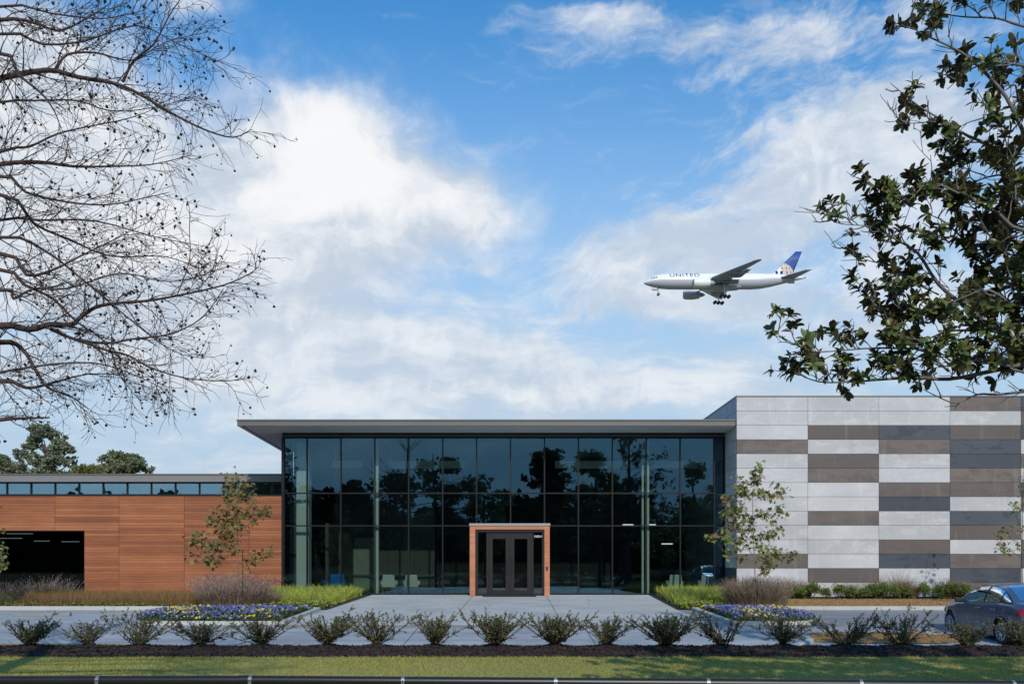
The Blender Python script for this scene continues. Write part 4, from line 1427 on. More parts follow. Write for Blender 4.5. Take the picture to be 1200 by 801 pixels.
mag2([(1215, 215), (1170, 205), (1130, 215), (1105, 200)], A + .4, A + .5, .014, .004, .11, .28, .88, -.4)
mag2([(1215, 365), (1160, 340), (1120, 352), (1065, 365), (1040, 348)], A - .4, A - .3, .016, .004, .11, .28, .90, -.2)
mag2([(1050, 392), (1020, 350), (1010, 335), (1000, 328)], A - .2, A - .2, .009, .003, .14, .20, .75)
mag2([(1215, 310), (1180, 300), (1150, 260), (1140, 225)], A, A - .2, .016, .004, .11, .30, .92, -.3)
mag2([(1215, 440), (1170, 420), (1130, 425), (1090, 432)], A - .3, A - .4, .014, .004, .12, .22, .85, -.1, lift=.6)
mag2([(1215, 125), (1190, 100), (1165, 110), (1150, 150)], A + .2, A, .012, .004, .14, .26, .8, -.5)
mag2([(1045, 285), (1030, 230), (1012, 212)], A - .1, A - .1, .008, .003, .15, .18, .85)
mag2([(1215, 250), (1190, 220), (1180, 180), (1185, 150)], A - .3, A - .2, .014, .004, .12, .28, .9, -.3)
mag2([(1215, 330), (1195, 300), (1190, 260)], A + .5, A + .4, .014, .004, .10, .30, .95, -.3)
mag2([(1215, 410), (1185, 370), (1175, 330)], A + .4, A + .4, .014, .004, .09, .30, .95, -.3)
nfront = len(LP)
# the rest of the crown
for i in range(46):
    z = rr.uniform(2.6, 11.3)
    if z < 7.8:
        az = R(-30) + rr.uniform(-1.3, 1.3)
        d = Vector((math.cos(az), math.sin(az), rr.uniform(.0, .45)))
    else:
        az = rr.uniform(0, 6.28)
        d = Vector((math.cos(az), math.sin(az), rr.uniform(.45, 1.0)))
    L = rr.uniform(2.2, 3.8) * (1 if z < 8.5 else .62)
    c = curve(rr, Vector((MT.x, MT.y, z)), d, L, 6, .2, .01)
    if any(inview(q, 0.5) for q in c): continue
    r0 = .05 * L / 4
    mlimb(c, [r0 * (1 - .9 * k / 6) for k in range(7)], .22, .55, rr, .95, 6, .20, start=.25)
child(tr, 'trunk', M['bark'], mag, smooth=True)
child(br, 'branches', M['mag_bark'], mag, smooth=True)
V, Fl = leafset(np.array(LP), np.array(LD), np.array(LU), np.array(LS), 'oval')
o = npmesh('leaves', V, Fl, M['mag_leaf'], mag); o.matrix_parent_inverse = Matrix.Translation(-MT)
print('magnolia leaves', nfront, len(LP))


# ------------------------------------------------------------------ young trees in the beds
def young_tree(name, base, pts_trunk, branches, clusters, cols, lab, seed, cat='tree', group='young trees in the planting beds', leaf=0.135, stake=False, bark='pale_bark', rt=0.022):
    rg_ = random.Random(seed)
    e = empty(name, base, lab, cat, group)
    tr, br = MB(), MB()
    tp, trd = smooth_path(pts_trunk, [rt * (1 - .8 * i / (len(pts_trunk) - 1)) for i in range(len(pts_trunk))])
    tr.tube(tp, trd, 8)
    child(tr, 'trunk', M[bark], e, smooth=True)
    lp, ld, lu, ls = [], [], [], []
    anch = list(tp[len(tp) // 3:])
    for b in branches:
        sp, sr = smooth_path(b, [rt * .5 * (1 - .75 * i / (len(b) - 1)) for i in range(len(b))])
        br.tube(sp, sr, 5, cap=False)
        anch += sp
        L = plen(sp); s = L * .25
        while s < L:
            q, t = at_len(sp, s)
            c = curve(rg_, q, (t + perp(rg_, t)).normalized(), rg_.uniform(.12, .3), 3, .3, 0)
            br.tube(c, [.005, .004, .0035, .003], 4, cap=False)
            anch.append(c[-1])
            s += .16
    for (c, rad, n) in clusters:
        for i in range(int(n * 1.7)):
            p = c + Vector((rg_.gauss(0, rad[0]), rg_.gauss(0, rad[0] * .8), rg_.gauss(0, rad[1])))
            a = min(anch, key=lambda q: (q - p).length)
            d = (p - a)
            if d.length < .02: d = Vector((rg_.gauss(0, 1), rg_.gauss(0, 1), 0))
            dn = d.normalized()
            if d.length > .16:
                br.tube([a, a + d * .5 + Vector((0, 0, .02)), p], [.004, .0032, .0026], 3, cap=False)
            dd = (dn * .5 + Vector((rg_.gauss(0, .7), rg_.gauss(0, .7), rg_.uniform(-1.0, .25)))).normalized()
            lp.append(tuple(p)); ld.append(tuple(dd)); lu.append((rg_.gauss(0, .5), rg_.gauss(0, .5) - .25, rg_.uniform(.3, 1))); ls.append(leaf * 1.25 * rg_.uniform(.6, 1.15))
    child(br, 'branches', M[bark], e)
    V, Fl = leafset(np.array(lp), np.array(ld), np.array(lu), np.array(ls), 'maple')
    o = npmesh('leaves', V, Fl, cols, e); o.matrix_parent_inverse = Matrix.Translation(-base)
    if stake:
        s_ = MB(); b0 = base + Vector((.14, .1, -.02))
        s_.tube([b0, b0 + Vector((0, 0, 2.1))], .016, 8); child(s_, 'stake', M['black'], e)
        t_ = MB(); t_.tube([b0 + Vector((0, 0, 1.6)), base + Vector((0, 0, 1.6))], .012, 6); child(t_, 'tie', M['rubber'], e)
    return e


M['autumn_leaf'] = islands('autumn_leaf', [(0.280, 0.140, 0.049), (0.182, 0.154, 0.042), (0.098, 0.126, 0.035), (0.350, 0.224, 0.070), (0.140, 0.119, 0.042), (0.238, 0.210, 0.063)], .6, .25)
M['green_leaf'] = islands('turning_leaf', [(0.112, 0.196, 0.035), (0.168, 0.238, 0.049), (0.266, 0.238, 0.070), (0.308, 0.182, 0.084), (0.084, 0.140, 0.028), (0.364, 0.294, 0.112)], .6, .3)
D1 = 30.6
q = lambda x, y, d=D1: P(x, y, d)
def cl(lst, d): return [(P(x, y, d + rr.uniform(-.25, .25)), (sx / F * d, sy / F * d), n) for x, y, sx, sy, n in lst]


young_tree('young_tree', Vector((q(278.6, 0).x, CAMY + D1, zg(CAMY + D1) + .03)),
           [q(278.6, 718), q(278.6, 690), q(279, 650), q(278.5, 610), q(279, 575), q(278.6, 556)],
           [[q(277.5, 663), q(260, 657), q(245, 650), q(226, 652)], [q(277, 652), q(266, 641), q(250, 633), q(238, 634), q(223, 626)],
            [q(277, 630), q(261, 614), q(247, 605)], [q(280, 662), q(294, 657), q(314, 648)], [q(280, 618), q(297, 604), q(311, 601)],
            [q(278, 600), q(266, 590), q(264, 572)], [q(279, 590), q(290, 582)]],
           cl([(272, 566, 6, 7, 34), (283, 572, 8, 7, 40), (268, 580, 5, 7, 28), (290, 582, 6, 4, 26), (268, 604, 7, 9, 42), (283, 600, 9, 7, 46), (276, 617, 8, 5, 36), (303, 602, 7, 5, 34), (312, 599, 2.5, 5, 9),
               (249, 607, 5, 6, 30), (262, 626, 5, 8, 30), (268, 641, 6, 5, 34), (250, 636, 8, 5, 24), (230, 630, 6, 5, 26), (240, 638, 6, 5, 22), (247, 650, 6, 5, 22), (252, 657, 6, 3, 16), (224, 652, 4, 3, 11), (239, 657, 2, 1.5, 4),
               (293, 656, 5, 5, 18), (306, 650, 5, 4, 18), (315, 644, 3, 4, 8)], D1),
           M['autumn_leaf'], 'slim young tree with brown and olive autumn leaves before the cedar wall', 5, stake=True)
young_tree('young_tree', Vector((q(885.4, 0).x, CAMY + D1, zg(CAMY + D1) + .03)),
           [q(885.4, 718), q(885.4, 690), q(883.6, 645), q(882, 592), q(884, 565), q(886, 546)],
           [[q(883, 650), q(865, 630), q(852, 605), q(850, 585)], [q(882, 635), q(862, 620), q(847, 617), q(835, 627)], [q(882, 615), q(870, 592), q(852, 582)],
            [q(883, 582), q(867, 565)], [q(884, 586), q(900, 580), q(915, 577)], [q(884, 608), q(900, 602), q(915, 600)], [q(884, 632), q(900, 622), q(912, 618)],
            [q(885, 652), q(900, 650), q(910, 645), q(932, 652)], [q(886, 652), q(893, 660), q(897, 667)], [q(883, 655), q(868, 655), q(856, 660)]],
           cl([(886, 552, 3.5, 5, 26), (885, 563, 4, 4, 20), (868, 566, 4, 5, 24), (872, 577, 6, 4, 28), (896, 578, 7, 3, 30), (911, 576, 5, 4, 24), (854, 586, 5, 5, 24), (868, 595, 5, 4, 22), (853, 600, 5, 7, 30),
               (897, 602, 7, 4, 24), (912, 598, 5, 4, 24), (880, 607, 6, 4, 24), (858, 615, 6, 6, 30), (875, 620, 6, 5, 24), (896, 626, 8, 4, 28), (909, 620, 5, 4, 18), (850, 628, 6, 5, 20), (838, 628, 4, 3, 12), (864, 635, 6, 6, 26), (886, 637, 6, 5, 24),
               (858, 646, 6, 5, 18), (900, 650, 5, 4, 20), (909, 648, 4, 4, 20), (927, 651, 5, 3, 18), (932, 649, 2, 4, 8), (897, 660, 5, 5, 26), (905, 661, 3, 2, 6), (870, 655, 5, 3, 10)], D1),
           M['green_leaf'], 'slim young tree with green and tan leaves before the light grey panels', 6)
D2 = 32.5
young_tree('young_tree', Vector((P(1198, 0, D2).x, CAMY + D2, zg(CAMY + D2) + .03)),
           [P(1198, 716, D2), P(1198, 690, D2), P(1197.5, 650, D2), P(1198, 610, D2), P(1199, 560, D2), P(1203, 530, D2)],
           [[P(1197, 652, D2), P(1184, 645, D2), P(1173, 632, D2)], [P(1197, 620, D2), P(1188, 597, D2)], [P(1197.5, 640, D2), P(1185, 630, D2), P(1180, 620, D2)],
            [P(1198, 645, D2), P(1215, 630, D2), P(1225, 610, D2)], [P(1199, 600, D2), P(1212, 580, D2)]],
           cl([(1174, 637, 4, 6, 16), (1181, 645, 3, 3, 9), (1188, 594, 4, 5, 14), (1180, 622, 5, 4, 12), (1192, 615, 4, 6, 10), (1192, 637, 3, 3, 5), (1172, 627, 4, 2, 5), (1215, 600, 10, 20, 40), (1200, 570, 6, 14, 16)], D2),
           M['green_leaf'], 'thin brown sapling with few leaves behind the parked car', 9, bark='bark', leaf=.12)
D3 = 30.5
young_tree('young_tree', Vector((P(-22, 0, D3).x, CAMY + D3, zg(CAMY + D3) + .03)),
           [P(-22, 718, D3), P(-22, 690, D3), P(-22, 640, D3), P(-23, 600, D3), P(-22, 565, D3)],
           [[P(-22, 668, D3), P(-10, 655, D3), P(2, 645, D3)], [P(-22, 650, D3), P(-12, 630, D3)], [P(-22, 645, D3), P(-36, 625, D3)]],
           cl([(1, 643, 3, 4, 16), (2, 658, 3, 4, 16), (-10, 640, 7, 12, 40), (-30, 620, 10, 16, 60), (-20, 590, 8, 12, 40)], D3),
           M['green_leaf'], 'young tree at the far left whose leaves just reach in before the dark window', 10)


# ------------------------------------------------------------------ larger trees behind the wing and across the road
def crown_tree(name, base, h, lobes, ncards, card, mat, lab, group, seed, trunk_r=.35, bare_to=.3, limbs=14, cat='tree', tight=1.0):
    """lobes: list of (dx, dy, z, rx, rz): clumps of foliage at the ends of limbs"""
    rg_ = random.Random(seed); rn = np.random.default_rng(seed)
    e = empty(name, base, lab, cat, group)
    tr, br = MB(), MB()
    top = base + Vector((rg_.uniform(-.3, .3), rg_.uniform(-.3, .3), h * .92))
    tp = [base, base.lerp(top, .3) + Vector((rg_.uniform(-.2, .2), 0, 0)), base.lerp(top, .65) + Vector((rg_.uniform(-.3, .3), 0, 0)), top]
    sp, sr = smooth_path(tp, [trunk_r, trunk_r * .75, trunk_r * .45, trunk_r * .1])
    tr.tube(sp, sr, 8)
    child(tr, 'trunk', M['bark'], e, smooth=True)
    Ps, Ds, Us = [], [], []
    tot = sum(l[3] * l[3] * l[4] for l in lobes)
    for (dx, dy, z, rx, rz) in lobes:
        c = base + Vector((dx, dy, z))
        zt = max(h * bare_to * .6, min(z - abs(dx) * .6, h * .85))
        a, _ = at_len(sp, zt)
        mid = a.lerp(c, .5) + Vector((rg_.uniform(-.2, .2), rg_.uniform(-.2, .2), -.15 * abs(dx)))
        pth, rd = smooth_path([a, mid, c], [trunk_r * .34, trunk_r * .2, trunk_r * .07])
        br.tube(pth, rd, 5, cap=False)
        n = int(ncards * (rx * rx * rz) / tot)
        # small tufts inside the lobe, leaves inside the tufts: gaps stay open between them
        k = max(6, int(n / 26))
        tv = rn.normal(size=(k, 3)); tv /= np.linalg.norm(tv, axis=1, keepdims=True)
        tv *= (rn.uniform(.25, 1.0, (k, 1)) ** .5)
        tc_ = np.array(c) + tv * np.array([rx, rx, rz])
        for j in range(0, k, 2):
            br.tube([c, Vector(c).lerp(Vector(tc_[j]), .55) + Vector((0, 0, -.05)), Vector(tc_[j])], [trunk_r * .06, trunk_r * .04, trunk_r * .02], 3, cap=False)
        w = rn.integers(0, k, n)
        ts = rn.uniform(.10, .24, k) * rx * tight
        off = rn.normal(size=(n, 3)) * ts[w][:, None] * np.array([1, 1, .62])
        Ps.append(tc_[w] + off); Ds.append(rn.normal(size=(n, 3)) + off / (ts[w][:, None] + .01) * .4); Us.append(rn.normal(size=(n, 3)) * .75 + np.array([.1, -.55, .45]))
    child(br, 'branches', M['bark'], e)
    Pn, Dn, Un = np.concatenate(Ps), np.concatenate(Ds), np.concatenate(Us)
    V, Fl = leafset(Pn, Dn, Un, rn.uniform(.6, 1.25, len(Pn)) * card, 'card')
    o = npmesh('crown', V, Fl, mat, e); o.matrix_parent_inverse = Matrix.Translation(-base)
    return e


M['pine'] = islands('pine_foliage', [(0.15, 0.18, 0.105), (0.20, 0.225, 0.13), (0.25, 0.27, 0.165), (0.17, 0.195, 0.12), (0.30, 0.31, 0.19)], .8, .4)
M['oak'] = islands('oak_foliage', [(0.15, 0.18, 0.095), (0.20, 0.225, 0.12), (0.26, 0.275, 0.15), (0.17, 0.195, 0.11)], .8, .4)
M['olive'] = islands('olive_foliage', [(0.16, 0.17, 0.05), (0.20, 0.20, 0.065), (0.14, 0.15, 0.045)], .8, .4)
M['evergreen'] = islands('evergreen_foliage', [(0.022, 0.036, 0.014), (0.034, 0.052, 0.019), (0.046, 0.064, 0.025), (0.028, 0.042, 0.016)], .7, .1)
DB = 92.0


def lob(cx, lst, d=DB):
    """measured clumps (px, py, half width, half height) -> lobes about the trunk at cx"""
    b = P(cx, 650, d)
    out = []
    r_ = random.Random(len(lst))
    for x, y, w, hgt in lst:
        p = P(x, y, d)
        out.append((p.x - b.x, r_.uniform(-.8, .8), p.z, w / F * d, hgt / F * d))
    return Vector((b.x, CAMY + d, 0.0)), out


b, l = lob(57, [(52, 505, 14, 9), (66, 512, 9, 9), (40, 517, 10, 9), (30, 520, 8, 7), (28, 533, 9, 7), (44, 538, 11, 8), (74, 524, 12, 9), (86, 525, 8, 6), (60, 528, 10, 8), (70, 540, 13, 8), (84, 541, 8, 8), (53, 550, 13, 8), (32, 546, 8, 6)])
crown_tree('background_tree', b, 14.8, l, 8200, .24, M['pine'], 'tall open crowned tree rising behind the timber wing roof', 'trees behind the timber wing', 31, .42, tight=.62)
b, l = lob(148, [(128, 541, 9, 8), (140, 537, 11, 7), (152, 539, 11, 8), (164, 545, 10, 8), (174, 551, 7, 5), (146, 549, 16, 8), (128, 551, 9, 6)], 84)
crown_tree('background_tree', b, 10.5, l, 6000, .22, M['oak'], 'rounded bushy green tree behind the timber wing, right of the tall one', 'trees behind the timber wing', 32, .3, tight=.75)
b, l = lob(104, [(98, 552, 9, 6), (108, 549, 9, 5), (116, 553, 8, 4)], 90)
crown_tree('background_tree', b, 9.6, l, 2600, .24, M['olive'], 'low yellowish tree between the two taller trees behind the timber wing', 'trees behind the timber wing', 33, .25)
b, l = lob(4, [(2, 540, 8, 8), (11, 545, 7, 6), (-8, 543, 9, 9), (6, 551, 10, 6), (-18, 535, 10, 10)], 95)
crown_tree('background_tree', b, 11.0, l, 3600, .25, M['pine'], 'dark tree at the left frame edge behind the timber wing', 'trees behind the timber wing', 34, .3)
b, l = lob(24, [(18, 552, 9, 5), (30, 553, 9, 5), (40, 555, 9, 4), (64, 556, 16, 4), (84, 555, 10, 4)], 100)
crown_tree('background_tree', b, 9.0, l, 2600, .26, M['oak'], 'low spreading tree just showing over the roof at the foot of the tall one', 'trees behind the timber wing', 35, .25)

# trees across the road behind the viewpoint: they stand in the glass as reflections and throw shade
def lobes_auto(seed, h, rx, n, z0=.3):
    r_ = random.Random(seed); out = []
    for i in range(n):
        t = r_.random()
        z = h * (z0 + (0.95 - z0) * t)
        q_ = rx * (1.0 - .55 * t) * r_.uniform(.2, 1.0); a = r_.random() * 6.28
        out.append((q_ * math.cos(a), q_ * math.sin(a), z, rx * r_.uniform(.28, .45), rx * r_.uniform(.22, .34)))
    return out


REAR = [(3.6, -50.5, 13.8, 3.2, 20, 'evergreen', 'dense dark evergreen mirrored in the glass right of the entrance axis'),
        (-22.5, -47, 14.5, 4.2, 22, 'evergreen', 'broad dark evergreen mirrored in the left end of the glass wall'),
        (-3.4, -66, 11.5, 4.4, 18, 'oak', 'round tree mirrored in the glass left of the entrance'),
        (-15, -72, 12.5, 5.0, 18, 'evergreen', 'wide dark tree mirrored behind the bare branches in the glass'),
        (13.5, -70, 12.0, 5.0, 18, 'evergreen', 'wide dark tree mirrored in the right third of the glass'),
        (25.5, -62, 12.5, 4.6, 18, 'oak', 'tall tree mirrored in the right end of the glass wall'),
        (-33, -66, 13.0, 5.4, 18, 'oak', 'large tree mirrored in the clerestory windows'),
        (-8.5, -60, 15.0, 3.6, 11, 'oak', 'tall open crowned tree mirrored left of the entrance axis'),
        (-28, -58, 13.5, 4.0, 12, 'evergreen', 'tall tree mirrored in the far left panes'),
        (9.8, -61, 14.0, 3.4, 11, 'oak', 'narrow open tree mirrored between the twin columns and the dense evergreen'),
        (19, -53, 12.5, 3.6, 12, 'oak', 'open tree mirrored near the right end of the glass'),
        (4.5, -82, 10.0, 6.0, 16, 'evergreen', 'low dark tree far across the road, mirrored over the entrance')]
for i, (x, y, h, rx, n, mt, lab) in enumerate(REAR):
    crown_tree('roadside_tree', Vector((x, y, zg(y))), h, lobes_auto(100 + i, h, rx, n, .22), 5200, .34, M[mt], lab, 'trees across the road seen in the glass', 50 + i, .34, .2)

# the wood on the far side of the road, one dark mass in the reflections
rn = np.random.default_rng(77)
n = 60000
x = rn.uniform(-85, 85, n)
hh = 8.4 + 2.2 * np.sin(x * .19) + 1.6 * np.sin(x * .47 + 1) + 1.2 * np.sin(x * 1.1 + 2)
z = np.abs(rn.uniform(0, 1, n)) ** .8 * hh
k = 900
tcx = np.stack([rn.uniform(-85, 85, k), rn.uniform(-95, -89, k)], 1)
pos = np.stack([x, rn.uniform(-94, -90, n), z + zg(-92)], 1)
pos += rn.normal(size=pos.shape) * .5
V, Fl = leafset(pos, rn.normal(size=(n, 3)), rn.normal(size=(n, 3)), rn.uniform(.6, 1.5, n), 'card')
tag(npmesh('woodland', V, Fl, M['evergreen']), 'dark wood across the road, mirrored as the low dark band in the glass', 'woodland', kind='stuff')
# ------------------------------------------------------------------ shrubs in the mulch row
M['shrub_leaf'] = islands('small_grey_green_leaf', [(0.091, 0.098, 0.042), (0.136, 0.135, 0.054), (0.194, 0.173, 0.076), (0.114, 0.109, 0.048), (0.249, 0.198, 0.099)], .6, .12)
M['shrub_stem'] = plain('shrub_stem', (0.05, 0.036, 0.030), .9)


def shrub_mesh(seed, nst, hgt, spread, dens, gap=0.0):
    rg_ = random.Random(seed)
    st = MB(); lp, ld, lu, ls = [], [], [], []
    for i in range(nst):
        az = rg_.random() * 6.28
        el = rg_.uniform(.05, 1.12) ** .75
        d = Vector((math.cos(az) * spread * el, math.sin(az) * spread * el, 1.0 - .30 * el)).normalized()
        L = hgt * rg_.uniform(.72, 1.08) / max(.60, d.z)
        c = curve(rg_, Vector((rg_.gauss(0, .03), rg_.gauss(0, .03), -.03)), d, L, 6, .22, .035)
        st.tube(c, [.008, .0075, .0065, .0055, .0045, .0035, .0022], 4, cap=False)
        subs = [c]
        for k in range(rg_.randint(6, 9)):
            j = rg_.randint(0, 5)
            t = (c[j + 1] - c[j]).normalized()
            c2 = curve(rg_, c[j], (t * .8 + perp(rg_, t) * .9 + Vector((0, 0, .12))).normalized(), rg_.uniform(.09, .24), 4, .35, .02)
            st.tube(c2, [.004, .0036, .003, .0026, .002], 3, cap=False)
            subs.append(c2)
        for b in subs:
            L2 = plen(b); s = .10 if b is c else .02
            while s < L2:
                p, t = at_len(b, s)
                if p.z > .05 and rg_.random() > gap:
                    for _ in range(2 if rg_.random() < .45 else 3):
                        dd = (t * .7 + perp(rg_, t)).normalized()
                        lp.append(tuple(p)); ld.append(tuple(dd)); lu.append((rg_.gauss(0, .6), rg_.gauss(0, .6), 1)); ls.append(rg_.uniform(.024, .050))
                s += dens
    a = st.build('stems', M['shrub_stem'])
    T = np.array([(0, -.12, 0), (.5, -.30, .06), (1, 0, -.05), (.5, .30, .06), (0, .12, 0)])
    V, Fl = stamp(T, np.array([[0, 1, 2, 3, 4]]), np.array(lp), frames(np.array(ld), np.array(lu)), np.array(ls))
    b = npmesh('foliage', V, Fl, M['shrub_leaf'])
    return a, b


PROT = [shrub_mesh(200 + i, *a) for i, a in enumerate([(36, .68, 1.0, .022, .05), (26, .70, 1.05, .024, .15), (46, .70, .95, .021, .02), (26, .62, 1.15, .024, .18), (40, .74, .95, .021, .04), (22, .66, 1.1, .024, .2), (32, .66, 1.05, .023, .1), (30, .72, .9, .023, .12)])]
SH = [  # prototype, width, height, label
    (0, 0.95, .92, 'shrub in the mulch row at the far left, before the left wheel stop'),
    (3, .85, .95, 'thin open shrub in the mulch row, second from the left end, between the wheel stops'),
    (1, 1.0, .98, 'loose wide shrub in the mulch row before the left tip of the pansy bed'),
    (6, 1.05, .80, 'low sparse shrub in the mulch row below the purple grass clump on the left'),
    (7, 1.12, .84, 'low wide shrub below the right end of the purple grass clump'),
    (0, .98, .90, 'shrub in the mulch row in front of the left edge of the plaza'),
    (1, 1.02, 1.0, 'see-through shrub on a high mulch mound, below the left lobby column'),
    (4, 1.0, .92, 'leafy shrub in the mulch row, the second left of the entrance door'),
    (2, 1.16, 1.02, 'wide dense shrub in the mulch row directly left of the door mat'),
    (2, 1.12, 1.05, 'broad bushy shrub in the mulch row directly right of the door mat'),
    (6, .92, .96, 'compact leafy shrub in the mulch row, second right of the entrance'),
    (2, 1.05, .98, 'dense shrub in the mulch row below the twin lobby columns'),
    (5, 1.1, 1.15, 'shrub with a clear stem base before the left end of the right pansy bed'),
    (7, 1.05, 1.05, 'open shrub in the mulch row before the right end of the right pansy bed'),
    (5, 1.05, .98, 'sparse round shrub before the dry grass patch, right of the pansy bed'),
    (5, 1.18, 1.0, 'sparse spreading shrub between the dry grass patch and the parked car'),
    (6, .9, .85, 'thin shrub in the mulch row in front of the car doors'),
    (1, 1.0, .9, 'shrub in the mulch row at the far right, before the car rear wheel')]
rr = random.Random(4)
for i, (x, (k, w, h, lab)) in enumerate(zip(SHX, SH)):
    e = empty('shrub', (x, SHY + rr.uniform(-.06, .06), zmound(x, SHY) - .01), lab, 'shrub', 'row of shrubs in the mulch strip', rr.random() * 6.28)
    q_ = rr.uniform(.86, 1.06); e.scale = (w * q_, w * q_, h * rr.uniform(.78, .99)); e.rotation_euler[0] = rr.uniform(-.08, .08); e.rotation_euler[1] = rr.uniform(-.10, .10)
    for src in PROT[k]:
        c = src.copy(); COL.objects.link(c); c.parent = e
for a, b in PROT:
    bpy.data.objects.remove(a); bpy.data.objects.remove(b)

# ------------------------------------------------------------------ hedge along the concrete wing
M['hedge_leaf'] = islands('hedge_leaf', [(0.115, 0.176, 0.041), (0.176, 0.243, 0.061), (0.257, 0.317, 0.088), (0.135, 0.203, 0.054), (0.311, 0.351, 0.121)], .55, .35)
rn = np.random.default_rng(12)


def ball_shrub(seed, n=900):
    rn = np.random.default_rng(seed)
    v = rn.normal(size=(n, 3)); v /= np.linalg.norm(v, axis=1, keepdims=True)
    k = 26
    tv = rn.normal(size=(k, 3)); tv /= np.linalg.norm(tv, axis=1, keepdims=True); tv[:, 2] = np.abs(tv[:, 2]) * 1.1 - .1
    tc = tv * np.array([.26, .22, .25]) * rn.uniform(.6, 1.05, (k, 1)) + np.array([0, 0, .30])
    w = rn.integers(0, k, n)
    p = tc[w] + rn.normal(size=(n, 3)) * .065
    p[:, 2] = np.maximum(p[:, 2], .03)
    d = (p - np.array([0, 0, .22])) + rn.normal(size=(n, 3)) * .15
    V, Fl = leafset(p, d, rn.normal(size=(n, 3)) * .5 + np.array([0, 0, 1]), rn.uniform(.045, .085, n), 'card')
    f = npmesh('foliage', V, Fl, M['hedge_leaf'])
    st = MB()
    rg_ = random.Random(seed)
    for i in range(7):
        a = rg_.random() * 6.28
        st.tube([(0, 0, -.02), (.08 * math.cos(a), .08 * math.sin(a), .18), (.16 * math.cos(a), .16 * math.sin(a), .36)], [.009, .007, .004], 4, cap=False)
    return st.build('stems', M['shrub_stem']), f


BP = [ball_shrub(300 + i) for i in range(3)]
for i, px in enumerate((926, 938, 953, 968, 983, 997, 1011, 1024, 1037, 1049, 1061, 1083, 1100, 1117, 1131, 1146, 1161)):
    d = 36.9
    e = empty('hedge_shrub', ((px - 600) / F * d, -3.1 + rr.uniform(-.1, .1), zg(-3.1) + .01), 'small leafy green shrub in the foundation hedge along the concrete panel wall', 'shrub', 'green hedge shrubs along the concrete wing', rr.random() * 6.28)
    s = rr.uniform(.72, 1.0); e.scale = (s, s, s * rr.uniform(.95, 1.12))
    for src in BP[i % 3]:
        c = src.copy(); COL.objects.link(c); c.parent = e
for a, b in BP: bpy.data.objects.remove(a); bpy.data.objects.remove(b)


# ------------------------------------------------------------------ ornamental grasses
def clump(n, rx, ry, h, lean, w, rn, hv=(.65, 1.1), up=0.0):
    a = rn.uniform(0, 2 * np.pi, n); q = np.sqrt(rn.uniform(0, 1, n))
    pos = np.stack([np.cos(a) * q * rx, np.sin(a) * q * ry, np.zeros(n) - .01], 1)
    ln = np.stack([np.cos(a), np.sin(a)], 1) * (q * lean)[:, None] + rn.normal(size=(n, 2)) * .16
    return pos, rn.uniform(hv[0], hv[1], n) * h, np.full(n, w) * rn.uniform(.7, 1.3, n), ln


M['muhly_blade'] = islands('wiry_grass_blade', [(0.180, 0.168, 0.078), (0.264, 0.216, 0.120), (0.144, 0.120, 0.066), (0.324, 0.252, 0.156)], .8, .2)
M['muhly_plume'] = islands('purple_grass_plume', [(0.374, 0.240, 0.215), (0.478, 0.330, 0.284), (0.562, 0.420, 0.344), (0.291, 0.180, 0.155), (0.416, 0.290, 0.215)], .9, .35)
M['tan_plume'] = islands('dull_grass_plume', [(0.30, 0.215, 0.15), (0.38, 0.28, 0.20), (0.24, 0.165, 0.115), (0.34, 0.25, 0.17)], .9, .35)


def plume_sticks(pos, H, ln, rn, n_side, L, w):
    """feathery side hairs near the blade ends"""
    Ps, Ds = [], []
    for t in np.linspace(.55, 1.0, n_side):
        c = pos.copy()
        c[:, :2] += ln * (H * t ** 1.6)[:, None]
        c[:, 2] += H * t * (1 - .25 * t * np.minimum(1, np.linalg.norm(ln, axis=1)))
        Ps.append(c)
    Pn = np.concatenate(Ps); n = len(Pn)
    D = rn.normal(size=(n, 3)) * .7 + np.array([0, 0, .8])
    T = np.array([(0, -.03 * w, 0), (0, .03 * w, 0), (1, 0, 0)])
    return stamp(T, np.array([[0, 1, 2]]), Pn, frames(D, rn.normal(size=(n, 3))), rn.uniform(.5, 1.2, n) * L)


def grass_clump(name, loc, lab, cat, group, n, rx, ry, h, lean, w, mb_, mp_, plume=.6, seed=1, L=.12, hv=(.55, 1.08), ns=7, pw=2.0, sub=1, off=None):
    rn = np.random.default_rng(seed)
    e = empty(name, loc, lab, cat, group)
    pos, H, W_, ln = clump(n, rx, ry, h * .72, lean, w, rn, hv)
    V, Fc = blades(rn, pos, H, W_, ln, 4)
    npmesh('blades', V, Fc, mb_, e)
    m = int(n * plume)
    pos, H, W_, ln = clump(m, rx, ry, h, lean * 1.05, w * .8, rn, hv)
    V1, F1 = blades(rn, pos, H, W_, ln, 4)
    V2, F2 = plume_sticks(pos, H, ln, rn, ns, L, pw)
    npmesh('plumes', np.concatenate([V1, V2]), [F1, F2 + len(V1)], mp_, e)
    return e


